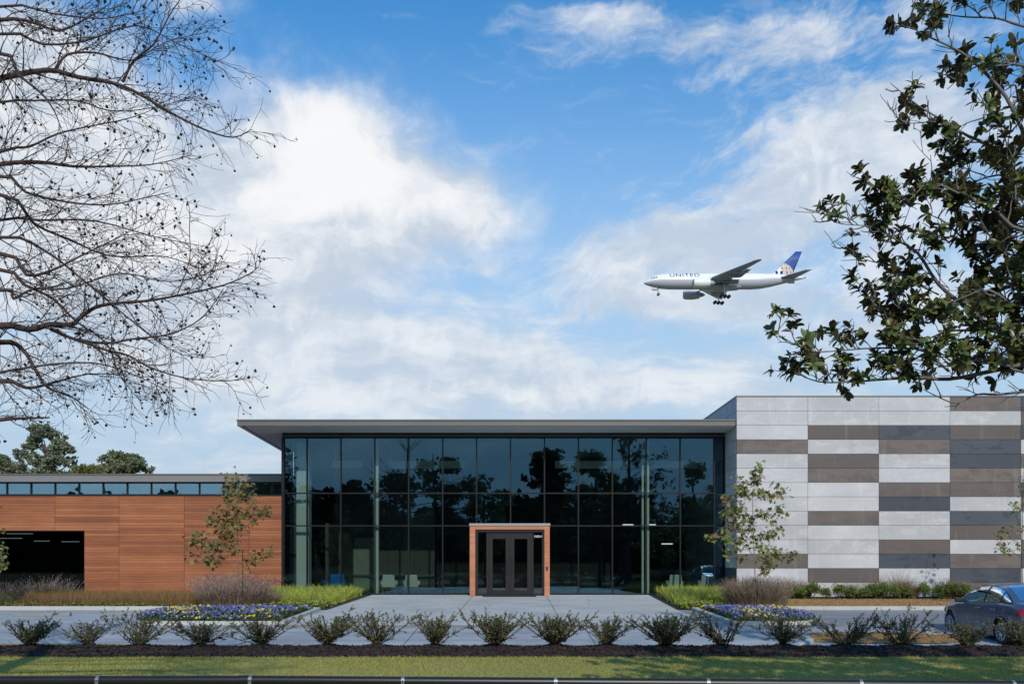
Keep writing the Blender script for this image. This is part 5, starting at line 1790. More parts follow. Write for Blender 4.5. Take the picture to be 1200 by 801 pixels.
d = 31.2
grass_clump('ornamental_grass', ((272 - 600) / F * d, CAMY + d, zg(CAMY + d) + .02), 'large feathery purple grass clump behind the left pansy bed', 'ornamental grass', 'feathery grass clumps behind the pansies', 2100, .95, .6, 1.28, .55, .011, M['muhly_blade'], M['muhly_plume'], .75, 41)
grass_clump('ornamental_grass', ((306 - 600) / F * (d + .3), CAMY + d + .4, zg(CAMY + d) + .02), 'shorter greenish grass clump between the purple clump and the bright green bed', 'ornamental grass', None, 900, .5, .4, .78, .5, .011, islands('greenish_blade', [(0.12, 0.13, 0.05), (0.19, 0.17, 0.08), (0.10, 0.10, 0.04)], .8, .2), M['tan_plume'], .4, 42)
grass_clump('ornamental_grass', ((887 - 600) / F * d, CAMY + d, zg(CAMY + d) + .02), 'large dull brown feathery grass clump at the foot of the right young tree', 'ornamental grass', 'feathery grass clumps behind the pansies', 2300, .98, .6, 1.10, .34, .011, M['muhly_blade'], M['tan_plume'], .9, 43)
# fountain grasses before the dark window
M['fount_blade'] = islands('fountain_grass_blade', [(0.09, 0.10, 0.04), (0.14, 0.14, 0.06), (0.20, 0.17, 0.09), (0.11, 0.10, 0.05)], .8, .2)
M['fount_plume'] = islands('pale_purple_plume', [(0.374, 0.270, 0.246), (0.291, 0.200, 0.185), (0.458, 0.350, 0.299), (0.229, 0.160, 0.141)], .9, .35)
for px, dd, lab, hh, sd_ in ((8, 33.5, 'fountain grass with pale purple plumes at the left frame edge', .98, 1), (34, 33.8, 'fountain grass with pale purple plumes before the middle of the dark window', 1.02, 2),
                             (52, 34.2, 'tallest plumed fountain grass before the dark window', 1.28, 3), (76, 34.4, 'fountain grass with pale plumes before the right edge of the dark window', .98, 4), (-16, 33.5, 'plumed fountain grass partly cut by the left frame edge', 1.0, 5)):
    grass_clump('fountain_grass', ((px - 600) / F * dd, CAMY + dd, zg(CAMY + dd) + .02), lab, 'ornamental grass', 'plumed fountain grasses before the dark window', 650, .26, .24, hh, .75, .014, M['fount_blade'], M['fount_plume'], .10, 50 + sd_, .05, (.7, 1.05), 14, 5.0)
grass_clump('low_grass', ((14 - 600) / F * 32.3, CAMY + 32.3, zg(CAMY + 32.3) + .02), 'low rounded green grass mound in front of the plumed grasses at the left', 'ornamental grass', None, 1500, .75, .35, .62, .45, .012, islands('green_mound_blade', [(0.085, 0.11, 0.04), (0.13, 0.15, 0.06), (0.18, 0.19, 0.09)], .8, .2), M['fount_blade'], .1, 60)

# brown massed grass along the cedar wall
rn = np.random.default_rng(14)
M['rust_blade'] = islands('rusty_grass', [(0.24, 0.135, 0.06), (0.32, 0.18, 0.075), (0.17, 0.10, 0.045), (0.37, 0.23, 0.10), (0.21, 0.15, 0.055)], .85, .25)
n = 17000
x = rn.uniform(-18.0, -9.6, n); y = rn.uniform(-8.2, -5.0, n)
pos = np.stack([x, y, np.array([zg(b) for b in y])], 1)
H = rn.uniform(.35, .72, n) * (.9 + .12 * np.sin(x * 5) * np.sin(y * 4 + x))
V, Fc = blades(rn, pos, H, np.full(n, .014), rn.normal(size=(n, 2)) * .24, 3)
tag(npmesh('massed_grass', V, Fc, M['rust_blade']), 'rust brown massed grass planted along the cedar wall', 'ornamental grass', kind='stuff')
M['chart'] = islands('yellow_green_leaf', [(0.16, 0.16, 0.035), (0.22, 0.21, 0.05), (0.11, 0.12, 0.03), (0.26, 0.22, 0.07)], .6, .25)
n = 5200
x = rn.uniform(-18.2, -11.2, n); y = rn.uniform(-8.75, -8.2, n)
clm = np.sin(x * 8) * .5 + .5
pos = np.stack([x, y, np.array([zg(b) for b in y]) + rn.uniform(0.01, .20, n) * (.45 + .55 * clm)], 1)
V, Fl = leafset(pos, rn.normal(size=(n, 3)) + np.array([0, 0, .4]), rn.normal(size=(n, 3)) * .5 + np.array([0, 0, 1]), rn.uniform(.05, .09, n), 'card')
tag(npmesh('ground_cover', V, Fl, M['chart']), 'low yellowish ground cover edging the rust brown grass', 'ground cover', kind='stuff')

# bright green beds on both sides of the plaza
M['lime_blade'] = islands('lime_strap_leaf', [(0.26, 0.31, 0.045), (0.37, 0.41, 0.065), (0.49, 0.50, 0.10), (0.31, 0.36, 0.05), (0.58, 0.56, 0.14)], .45, .35)
M['low_lime'] = islands('low_lime_leaf', [(0.20, 0.25, 0.045), (0.28, 0.32, 0.06), (0.36, 0.38, 0.08), (0.14, 0.18, 0.03)], .5, .3)


def lime_bed(x0, x1, y0, y1, lab, lab2, seed, slant):
    rn = np.random.default_rng(seed)
    n = 10500
    y = rn.uniform(y0, y1, n); t = rn.uniform(0, 1, n)
    X0 = np.full(n, x0) if slant > 0 else np.array([PR(b) + .35 for b in y]); X1 = np.full(n, x1) if slant < 0 else np.array([PL(b) - .35 for b in y])
    x = X0 + (X1 - X0) * t
    gx_, gy_ = np.round(x / .34) * .34, np.round(y / .34) * .34           # plants set out in tufts
    x = gx_ + (x - gx_) * .55 + np.sin(gy_ * 7) * .06; y = gy_ + (y - gy_) * .55 + np.sin(gx_ * 9) * .06
    pos = np.stack([x, y, np.array([zg(b) for b in y])], 1)
    H = rn.uniform(.30, .60, n) * (.95 + .15 * np.sin(gx_ * 3.3 + gy_ * 5.1))
    V, Fc = blades(rn, pos, H, np.full(n, .032), rn.normal(size=(n, 2)) * .42, 4, 2.0)
    tag(npmesh('border_grass', V, Fc, M['lime_blade']), lab, 'border grass', kind='stuff')
    n = 6000
    y = rn.uniform(-8.8, y0 + .35, n); t = rn.uniform(0, 1, n)
    X0 = np.full(n, x0) if slant > 0 else np.array([PR(b) + .25 for b in y]); X1 = np.full(n, x1) if slant < 0 else np.array([PL(b) - .25 for b in y])
    x = X0 + (X1 - X0) * t
    pos = np.stack([x, y, np.array([zg(b) for b in y]) + rn.uniform(.02, .22, n)], 1)
    V, Fl = leafset(pos, rn.normal(size=(n, 3)) + np.array([0, 0, .5]), rn.normal(size=(n, 3)) * .5 + np.array([0, 0, 1]), rn.uniform(.06, .11, n), 'card')
    tag(npmesh('ground_cover', V, Fl, M['low_lime']), lab2, 'ground cover', kind='stuff')


lime_bed(-10.6, 0, -7.3, -.45, 'bright lime green border grass left of the entrance plaza', 'low yellow green ground cover edging the lime bed left of the plaza', 70, 1)
lime_bed(0, 9.4, -7.3, -.45, 'bright lime green border grass right of the entrance plaza', 'low yellow green ground cover edging the lime bed right of the plaza', 71, -1)

# hedge row grasses along the concrete wing
for i, (px, s) in enumerate(((934, .9), (945, .8), (1000, .75), (1030, .95), (1057, 1.15), (1070, .8), (1110, .95), (1125, .85))):
    e = grass_clump('tuft_grass', ((px - 600) / F * 37.1, -2.75, zg(-2.75) + .01), 'thin rust coloured grass tuft growing between the hedge shrubs by the panel wall', 'ornamental grass', 'rust grass tufts in the panel wall hedge', 480, .20, .16, 1.08 * s, .5, .013, M['rust_blade'], M['tan_plume'], .5, 80 + i, .06)

# pansy beds
M['pansy_blue'] = islands('blue_violet_petal', [(0.075, 0.08, 0.26), (0.12, 0.13, 0.36), (0.17, 0.19, 0.42), (0.045, 0.04, 0.16), (0.28, 0.30, 0.48)], .6, .2)
M['pansy_yellow'] = islands('yellow_petal', [(0.52, 0.38, 0.02), (0.66, 0.50, 0.05), (0.62, 0.54, 0.16)], .6, .2)
M['pansy_leaf'] = islands('pansy_leaf', [(0.035, 0.06, 0.016), (0.05, 0.085, 0.022), (0.08, 0.11, 0.03)], .6, .15)
T_FLW = np.array([(0, 0, 0)] + [(math.cos(a) * r_, math.sin(a) * r_, .12) for a, r_ in [(R(k * 36), (1.0 if k % 2 == 0 else .62)) for k in range(10)]], float)
F_FLW = np.array([[0, 1 + k, 1 + (k + 1) % 10] for k in range(10)])


def pansies(pts, lab, seed, solid):
    rn = np.random.default_rng(seed)
    xs_, ys_ = [a for a, b in pts], [b for a, b in pts]
    poly = [Vector((a, b, 0)) for a, b in pts]
    def inside(x, y):
        c = False
        for i in range(len(pts)):
            (x1, y1), (x2, y2) = pts[i], pts[i - 1]
            if (y1 > y) != (y2 > y) and x < (x2 - x1) * (y - y1) / (y2 - y1) + x1: c = not c
        return c
    def samp(n):
        out = []
        while len(out) < n:
            x, y = rn.uniform(min(xs_) + .12, max(xs_) - .25), rn.uniform(min(ys_) + .15, max(ys_) - .15)
            if inside(x, y): out.append((x, y))
        return np.array(out)
    dome = lambda q: np.array([zg(b) for b in q[:, 1]]) + .06 + .16 * (1 - ((q[:, 1] + 11.9) / 2.75) ** 2 * .55)
    q = samp(6500)
    pos = np.column_stack([q, dome(q) * 1.0 - rn.uniform(0.0, .16, len(q))])
    V0, F0 = leafset(pos, rn.normal(size=(len(q), 3)) + np.array([0, 0, .3]), rn.normal(size=(len(q), 3)) * .5 + np.array([0, 0, 1]), rn.uniform(.05, .085, len(q)), 'card')
    q = samp(1000)
    pat = np.sin(q[:, 0] * 2.1 + np.sin(q[:, 1] * 1.7) * 2) * np.sin(q[:, 1] * 2.4 + q[:, 0] * .8) + rn.normal(size=len(q)) * .35
    yl = pat > .55
    up = np.column_stack([rn.normal(size=len(q)) * .4, -.75 + rn.normal(size=len(q)) * .4, .75 + rn.normal(size=len(q)) * .3])
    pos = np.column_stack([q, dome(q) + rn.uniform(-.01, .07, len(q))])
    Ms = frames(np.cross(up, rn.normal(size=up.shape)), up)
    S = rn.uniform(.020, .050, len(q))
    V1, F1 = stamp(T_FLW, F_FLW, pos[~yl], Ms[~yl], S[~yl]); V2, F2 = stamp(T_FLW, F_FLW, pos[yl], Ms[yl], S[yl])
    V = np.concatenate([V0, V1, V2])
    F1 = F1 + len(V0); F2 = F2 + len(V0) + len(V1)
    mi = np.concatenate([np.zeros(len(F0[0])), np.ones(len(F1)), np.full(len(F2), 2)])
    tag(npmesh('pansies', V, [F0[0], F1, F2], [M['pansy_leaf'], M['pansy_blue'], M['pansy_yellow']], None, mi), lab, 'flower bed', kind='stuff')


pansies(ISL[0], 'blue and yellow pansies massed in the kerbed bed left of the plaza', 90, 0)
pansies(ISL[1], 'blue and yellow pansies massed in the kerbed bed right of the plaza', 91, 0)
# ------------------------------------------------------------------ airliner on approach, nose to the left
PN = Vector((51.9, 310.0, 109.6))           # fuselage axis at the nose
M['air_white'] = plain('aircraft_white', (0.78, 0.78, 0.78), .3)
M['air_grey'] = plain('aircraft_grey', (0.48, 0.49, 0.54), .35)
M['air_gold'] = plain('aircraft_gold_line', (0.45, 0.32, 0.16), .4)
M['air_blue'] = plain('aircraft_tail_blue', (0.014, 0.065, 0.27), .55)
M['air_wing'] = plain('aircraft_wing_grey', (0.36, 0.39, 0.46), .45)
M['air_letter'] = plain('aircraft_lettering', (0.012, 0.025, 0.13), .4)
M['air_dark'] = plain('aircraft_dark', (0.012, 0.012, 0.016), .5)
M['air_globe'] = plain('aircraft_pale_gold', (0.62, 0.50, 0.40), .5)
air = empty('airliner', PN, 'white twin engine airliner with blue tail and lowered wheels flying left', 'airplane')
air.rotation_euler = (R(3.0), 0, 0)          # near wing a little low


def pchild(mb, name, mats, par=air, **k):
    return mb.build(name, mats, par, **k)


ST = [(0.0, .05, -.62), (.5, .55, -.55), (1.3, 1.05, -.42), (2.6, 1.65, -.22), (4.2, 2.25, -.08), (6.5, 2.78, -.01), (9.5, 3.05, 0), (14, 3.1, 0), (24, 3.1, 0), (34, 3.1, 0), (42, 3.1, 0),
      (46, 2.95, .12), (50, 2.55, .42), (54, 1.95, .80), (58, 1.30, 1.12), (61, .80, 1.32), (63.2, .35, 1.42), (63.7, .08, 1.44)]
mb = MB()
ns = 40
vs, fs, ms = [], [], []
for x, r, zc in ST:
    for j in range(ns):
        a = 2 * math.pi * j / ns
        vs.append((x, r * math.sin(a), zc + r * math.cos(a)))
for i in range(len(ST) - 1):
    for j in range(ns):
        a = (j + .5) / ns * 360
        a = a if a <= 180 else 360 - a
        m_ = 0 if a < 90 else (2 if a < 94 and i > 3 else 1)
        mb.add([], [], 0)
        fs.append((i * ns + j, i * ns + (j + 1) % ns, (i + 1) * ns + (j + 1) % ns, (i + 1) * ns + j)); ms.append(m_)
mb.v = vs; mb.f = fs; mb.m = ms
fus = pchild(mb, 'fuselage', [M['air_white'], M['air_grey'], M['air_gold']], smooth=True)
# belly fairing
mb = MB()
fa = [(21, .2), (24, 1.9), (28, 2.3), (33, 2.3), (37, 1.8), (40, .3)]
rings = []
for x, w in fa:
    rings.append([(x, w * 1.55 * math.cos(R(t)), -2.2 - w * .62 * abs(math.sin(R(t))) ** .8) for t in range(0, 181, 20)])
vs = [p for r_ in rings for p in r_]; k = len(rings[0])
mb.add(vs, [(i * k + j, i * k + j + 1, (i + 1) * k + j + 1, (i + 1) * k + j) for i in range(len(rings) - 1) for j in range(k - 1)])
pchild(mb, 'belly_fairing', M['air_grey'], smooth=True)
# cockpit and cabin windows
mb = MB()
def skin(x, z, out=.02):
    """point on the near side of the skin"""
    rs = np.interp(x, [s[0] for s in ST], [s[1] for s in ST]); zc = np.interp(x, [s[0] for s in ST], [s[2] for s in ST])
    dz = min(max(z - zc, -rs * .999), rs * .999)
    y = -math.sqrt(rs * rs - dz * dz)
    n = Vector((0, y, dz)).normalized()
    return Vector((x, y, zc + dz)) + n * out
for x0, x1, z0, z1 in ((2.5, 3.3, .62, 1.05), (3.4, 4.2, .75, 1.30), (4.3, 5.0, .85, 1.40)):
    mb.add([skin(x0, z0), skin(x1, z0 + .05), skin(x1, z1), skin(x0 + .25, z1 - .1)], [(0, 1, 2, 3)])
pchild(mb, 'cockpit_window', M['air_dark'])
mb = MB()
x = 8.2
while x < 52:
    if not (24.5 < x < 26 or 12 < x < 12.8):
        mb = MB()
        mb.add([skin(x, .42), skin(x + .26, .42), skin(x + .26, .80), skin(x, .80)], [(0, 1, 2, 3)])
        pchild(mb, 'cabin_window', M['air_wing'])
    x += .56
for x0 in (7.2, 12.0, 24.6, 45.0):
    mb = MB()
    for (a, b, c, d_) in ((x0, x0 + 1.0, -.7, -.64), (x0, x0 + 1.0, 1.25, 1.31), (x0, x0 + .06, -.64, 1.25), (x0 + .94, x0 + 1.0, -.64, 1.25)):
        mb.add([skin(a, c), skin(b, c), skin(b, d_), skin(a, d_)], [(0, 1, 2, 3)])
    pchild(mb, 'cabin_door', M['air_grey'])
# lettering on the near side
me = text_mesh('lettering', 'UNITED', 2.2, M['air_letter'], 0.0, 1.12)
xs_ = [v.co.x for v in me.vertices]; ys_ = [v.co.y for v in me.vertices]
bm = bmesh.new(); bm.from_mesh(me)
bmesh.ops.triangulate(bm, faces=bm.faces[:]); bmesh.ops.subdivide_edges(bm, edges=bm.edges[:], cuts=3, use_grid_fill=True)
bm.to_mesh(me); bm.free()
xs0, xs1, ys0, ys1 = min(xs_), max(xs_), min(ys_), max(ys_)
for v in me.vertices:
    x = 9.9 + (v.co.x - xs0) / (xs1 - xs0) * 11.6
    z = 1.05 + (v.co.y - ys0) / (ys1 - ys0) * 1.55
    v.co = skin(x, z, .06)
link('lettering', me, air)


def foil(mb, sections, m=0, n=10):
    """sections: (leading edge point, chord, thickness ratio, up vector)"""
    rings = []
    for le, ch, th, up in sections:
        le, up = Vector(le), Vector(up)
        ring = []
        for k in range(2 * n):
            t = k / n if k < n else 2 - k / n
            sgn = 1 if k < n else -1
            yt = 5 * th * (.2969 * math.sqrt(t) - .126 * t - .3516 * t * t + .2843 * t ** 3 - .1015 * t ** 4)
            ring.append(le + Vector((t * ch, 0, 0)) + up * (sgn * yt * ch))
        rings.append(ring)
    k = 2 * n
    vs = [p for r_ in rings for p in r_]
    fs = [(i * k + j, i * k + (j + 1) % k, (i + 1) * k + (j + 1) % k, (i + 1) * k + j) for i in range(len(rings) - 1) for j in range(k)]
    fs += [tuple(range(k - 1, -1, -1)), tuple((len(rings) - 1) * k + j for j in range(k))]
    mb.add(vs, fs, m)


dih = math.tan(R(3.2))
for s in (-1, 1):
    mb = MB()
    sec = []
    for yy, xl, ch, th in ((2.6, 19.5, 13.6, .13), (9.6, 24.3, 8.6, .115), (20, 30.2, 5.2, .10), (29.2, 35.6, 2.6, .09), (30.6, 36.9, 1.2, .08)):
        sec.append(((xl, s * yy, -1.5 + yy * dih), ch, th, (0, 0, 1)))
    foil(mb, sec)
    wing = pchild(mb, 'wing', M['air_wing'], smooth=True)
    mb = MB()     # lowered flaps
    foil(mb, [((32.3, s * 3.4, -1.75), 4.2, .10, (.35, 0, .94)), ((32.3, s * 9.0, -1.42), 3.2, .10, (.35, 0, .94))])
    foil(mb, [((32.6, s * 10.6, -1.22), 2.9, .10, (.35, 0, .94)), ((35.2, s * 20.5, -.62), 1.9, .10, (.35, 0, .94))])
    mb.build('flap', M['air_wing'], wing, smooth=True)
    for yy in (6.5, 13.5, 18.0):
        mb = MB(); xf = float(np.interp(yy, [2.6, 9.6, 20, 29], [33.1, 32.9, 35.4, 38.2])) - 2.2
        mb.tube([(xf - 2, s * yy, -1.9 + yy * dih), (xf, s * yy, -2.25 + yy * dih), (xf + 3, s * yy, -2.2 + yy * dih), (xf + 4.2, s * yy, -2.1 + yy * dih)], [.08, .38, .34, .05], 8)
        mb.build('flap_fairing', M['air_wing'], wing, smooth=True)
    # engine
    ey, ez = s * 9.6, -2.95
    mb = MB()
    prof = [(17.6, 1.45), (17.9, 1.72), (19.5, 1.92), (21.6, 1.88), (23.2, 1.62), (24.0, 1.50)]
    mb.tube([(x, ey, ez) for x, r_ in prof], [r_ for x, r_ in prof], 24, 0)
    eng = pchild(mb, 'engine', M['air_white'] if s < 0 else M['air_grey'], smooth=False)
    mb = MB(); mb.disc((17.62, ey, ez), (1, 0, 0), 1.36, .06, 24); mb.build('intake', M['air_dark'], eng)
    mb = MB(); mb.tube([(23.9, ey, ez), (25.4, ey, ez), (26.4, ey, ez)], [1.05, .75, .12], 16); mb.build('exhaust_cone', M['air_wing'], eng)
    mb = MB()
    vs = [(19.2, ey - .25, ez + 1.7), (24.8, ey - .2, ez + 1.6), (26.5, ey - .2, ez + 2.3), (22.5, ey - .25, ez + 2.3)]
    vs += [(a, ey + .25, c) for a, b_, c in vs]
    mb.add(vs, [(0, 1, 2, 3), (7, 6, 5, 4), (0, 4, 5, 1), (1, 5, 6, 2), (2, 6, 7, 3), (3, 7, 4, 0)])
    mb.build('pylon', M['air_white'], eng)
    # tailplane
    mb = MB()
    foil(mb, [((52.6, s * 1.2, 1.0), 7.0, .10, (0, 0, 1)), ((60.4, s * 10.6, 1.0 + 9.4 * .09), 2.6, .09, (0, 0, 1))])
    pchild(mb, 'tailplane', M['air_wing'], smooth=True)
    # main gear
    gx, gy, gz = 30.9, s * 5.4, -7.0
    mb = MB()
    mb.tube([(30.3, gy, -2.2), (30.7, gy, -4.6), (gx, gy, gz)], [.32, .26, .20], 8)
    mb.tube([(30.6, gy, -5.0), (28.6, gy - s * .6, -2.6)], .12, 6)
    mb.tube([(gx - 1.5, gy, gz + .12), (gx + 1.5, gy, gz - .18)], .16, 6)
    gear = pchild(mb, 'main_gear', M['steel'])
    for dx, dz in ((-1.45, .12), (0, -.03), (1.45, -.18)):
        for dy in (-.7, .7):
            mb = MB(); mb.disc((gx + dx, gy + dy, gz + dz), (0, 1, 0), .64, .48, 18); mb.build('wheel', M['air_dark'], gear)
    mb = MB(); mb.add([(29.4, gy - s * 1.2, -2.4), (32.0, gy - s * 1.2, -2.4), (32.0, gy + s * .3, -4.6), (29.6, gy + s * .3, -4.6), (29.4, gy - s * 1.26, -2.4), (32.0, gy - s * 1.26, -2.4), (32.0, gy + s * .24, -4.6), (29.6, gy + s * .24, -4.6)],
                      [(0, 1, 2, 3), (7, 6, 5, 4), (0, 4, 5, 1), (1, 5, 6, 2), (2, 6, 7, 3), (3, 7, 4, 0)])
    mb.build('gear_door', M['air_grey'], gear)
mb = MB()
mb.tube([(5.6, 0, -2.4), (5.75, 0, -3.9), (5.8, 0, -5.0)], [.2, .15, .12], 8)
mb.tube([(5.7, 0, -3.6), (4.0, 0, -2.3)], .09, 6)
ng = pchild(mb, 'nose_gear', M['steel'])
for dy in (-.35, .35):
    mb = MB(); mb.disc((5.85, dy, -5.0), (0, 1, 0), .56, .36, 18); mb.build('wheel', M['air_dark'], ng)
mb = MB()
for s in (-1, 1): mb.box(3.4, 5.3, s * .62 - .03, s * .62 + .03, -3.35, -2.45)
mb.build('gear_door', M['air_grey'], ng)
# fin with the globe emblem
mb = MB()
def finsec(z):
    t = (z - 2.6) / (11.6 - 2.6)
    le = 50.6 + (59.8 - 50.6) * t; te = 58.6 + (62.3 - 58.6) * t
    return le, te
foil(mb, [((finsec(z)[0], 0, z), finsec(z)[1] - finsec(z)[0], .09, (0, 1, 0)) for z in (2.3, 5, 8, 11.6)])
fin = pchild(mb, 'tail_fin', M['air_blue'], smooth=True)
mb = MB()
gc, gr = (54.3, 2.2), 4.9
def finy(x, z):
    le, te = finsec(z); ch = te - le; t = min(max((x - le) / ch, 0.0), 1.0)
    return 5 * .09 * ch * (.2969 * math.sqrt(t) - .126 * t - .3516 * t * t + .2843 * t ** 3 - .1015 * t ** 4)
st = .14
for s in (-1, 1):
    for iz in range(int(4.8 / st)):
        z = 2.75 + iz * st
        le, te = finsec(z)
        x = le + .12
        while x < te - .15:
            dx, dz = x + st / 2 - gc[0], z + st / 2 - gc[1]
            rr_ = math.hypot(dx, dz)
            if rr_ < gr:
                lon = math.degrees(math.asin(max(-1, min(1, dx / math.sqrt(max(gr * gr - dz * dz, .01)))))); lat = math.degrees(math.asin(dz / gr))
                gold = dx * .75 + dz * .55 > 1.1 or rr_ > gr - .3
                line = ((lon + 90) % 24) < 11 or (lat % 22) < 7
                hole = ((lon + 90) % 24) > 18 and (lat % 22) > 9
                if (line and not gold) or (gold and not hole):
                    q_ = [(x, z), (x + st, z), (x + st, z + st), (x, z + st)]
                    mb.add([(a, s * (finy(a, b) + .02), b) for a, b in q_], [(0, 1, 2, 3)], 0 if gold else 1)
            x += st
mb.build('globe_emblem', [M['air_globe'], M['air_white']], fin)
mb = MB(); mb.disc((63.55, -.02, 1.44), (1, 0, 0), .30, .4, 12); pchild(mb, 'exhaust_outlet', M['air_dark'])
# ------------------------------------------------------------------ parked saloon car, seen along its left side
CARX, CARY = 12.66, -18.62        # centre of the rear axle's place; the nose points away (+Y)
CZ = -0.375
car = empty('parked_car', (CARX, CARY, CZ), 'dark slate blue saloon car parked at the right, left side towards us', 'car', None, R(-2.0))
def carpaint():
    m, nt, bs = newmat('slate_blue_car_paint')
    bs.inputs['Base Color'].default_value = (0.07, 0.09, 0.15, 1)
    bs.inputs['Metallic'].default_value = 0.35
    bs.inputs['Roughness'].default_value = 0.32
    bs.inputs['Coat Weight'].default_value = 0.8
    bs.inputs['Coat Roughness'].default_value = 0.04
    n = noise(nt, 6, 5, .6)
    c = ramp(nt, n, [(0.3, (0.070, 0.092, 0.150)), (0.7, (0.095, 0.122, 0.190))])
    nt.links.new(c, bs.inputs['Base Color'])
    return m
M['car'] = carpaint()
M['car_black'] = plain('black_plastic', (0.014, 0.014, 0.015), .55)
M['tyre'] = plain('tyre_rubber', (0.018, 0.018, 0.018), .85, 0, .2, 20)
M['alloy'] = plain('alloy_rim', (0.46, 0.47, 0.49), .3, .85)
M['tail_red'] = plain('red_tail_lens', (0.42, 0.012, 0.025), .12)
M['lens'] = plain('clear_lamp_lens', (0.62, 0.66, 0.72), .08, .3)
M['car_glass'] = glassmat('car_glass', (0.30, 0.36, 0.37), .16, (.8, .9, 1.0))
# local frame: +x forward here is +Y of the place; build in (a: lateral, b: forward, z)
Lr, Lf = -0.98, 3.62               # rear and front ends measured from the rear axle
AX = 2.70
ZB = [(-.98, .70), (-.92, .86), (-.5, .985), (.2, .99), (1.0, .955), (2.0, .92), (2.35, .90), (3.0, .82), (3.45, .70), (3.62, .52)]     # belt or deck edge
ZTP = [(-.98, .72), (-.93, .98), (-.72, 1.045), (-.45, 1.06), (-.10, 1.24), (.25, 1.40), (.65, 1.47), (1.05, 1.485), (1.45, 1.46), (1.75, 1.38), (2.10, 1.19), (2.42, .99), (2.7, .955), (3.1, .90), (3.45, .78), (3.62, .56)]
HW = [(-.98, .66), (-.85, .80), (-.5, .86), (0, .885), (1.0, .89), (2.4, .885), (3.0, .84), (3.4, .73), (3.62, .52)]
SILL = [(-.98, .40), (-.8, .30), (-.4, .22), (0, .19), (2.7, .19), (3.2, .20), (3.62, .26)]
f_ = lambda tab, x: float(np.interp(x, [a for a, b in tab], [b for a, b in tab]))


def smoothed(tab, x, w=.10):
    return (f_(tab, x - w) + 2 * f_(tab, x) + f_(tab, x + w)) / 4


def section(b):
    """half section from the sill up to the roof centre: (lateral, z)"""
    w, zb, zt, zs = smoothed(HW, b), smoothed(ZB, b), max(smoothed(ZTP, b), smoothed(ZB, b) + .015), smoothed(SILL, b)
    pts = [(w * .86, zs - .02), (w * .955, zs), (w * .975, zs + .10)]
    for t in (.25, .45, .62, .76, .88, .96):
        z = zs + .10 + (zb - zs - .10) * t
        bul = .975 + .025 * math.sin(math.pi * min(1, t * 1.05)) ** .8
        pts.append((w * bul - .012 * max(0, t - .76) / .24, z))
    pts.append((w * .955 - .01, zb))
    h = zt - zb
    wb = w * .955 - .025
    for k in range(1, 11):
        s = k / 10
        if s < .7:
            u = s / .7 * .86
            pts.append((sidey(wb, h, u), zb + h * u))
        else:
            q = (s - .7) / .3
            y0 = sidey(wb, h, .86)
            pts.append((y0 * (1 - q), zb + h * (.86 + .14 * math.sin(q * math.pi / 2) ** .75)))
    return pts


def sidey(wb, h, u):
    lean = .30 * h * u + .16 * h * u * u
    rnd = wb * .10 * max(0, (u - .60) / .40) ** 2
    return max(wb - lean - rnd, wb * .45)


def side_at(b, z, out=.006):
    w, zb, zt = smoothed(HW, b), smoothed(ZB, b), max(smoothed(ZTP, b), smoothed(ZB, b) + .015)
    h = zt - zb
    u = min(max((z - zb) / h, 0), .86)
    return Vector((-(sidey(w * .955 - .025, h, u) + out), b, zb + h * u))


bs_ = sorted(set(list(np.linspace(Lr, Lf, 62))))
rings = []
for b in bs_:
    half = section(b)
    rings.append([(-y, b, z) for y, z in half] + [(y, b, z) for y, z in half[-2::-1]])
k = len(rings[0])
bm = bmesh.new()
vv = [[bm.verts.new(p) for p in r_] for r_ in rings]
for i in range(len(rings) - 1):
    for j in range(k - 1):
        bm.faces.new((vv[i][j], vv[i + 1][j], vv[i + 1][j + 1], vv[i][j + 1]))
    bm.faces.new((vv[i][k - 1], vv[i + 1][k - 1], vv[i + 1][0], vv[i][0]))
bm.faces.new(vv[0]); bm.faces.new(vv[-1][::-1])
bmesh.ops.recalc_face_normals(bm, faces=bm.faces[:])
me = bpy.data.meshes.new('body'); bm.to_mesh(me); bm.free()
me.materials.append(M['car']); me.materials.append(M['car_black'])
body = link('body', me, car)
# wheel arches
cut = MB()
for b in (0, AX):
    for s in (-1, 1): cut.disc((s * .78, b, .33), (1, 0, 0), .375, .5, 36)
co = cut.build('arch_cutter', M['car_black'])
co.parent = car
bpy.context.view_layer.update()
md = body.modifiers.new('arches', 'BOOLEAN'); md.operation = 'DIFFERENCE'; md.object = co; md.solver = 'EXACT'
dg = bpy.context.evaluated_depsgraph_get()
me2 = bpy.data.meshes.new_from_object(body.evaluated_get(dg))
body.modifiers.clear(); body.data = me2; me2.name = 'body'
bpy.data.objects.remove(co)
try:
    for p in me2.polygons: p.use_smooth = True
    me2.set_sharp_from_angle(angle=R(32))
except Exception as ex:
    print('smooth', ex)
dark = len(me2.materials) - 1
for p in me2.polygons:
    c = p.center
    for b in (0, AX):
        if math.hypot(c.y - b, c.z - .33) < .372 and abs(c.x) < .87: p.material_index = dark


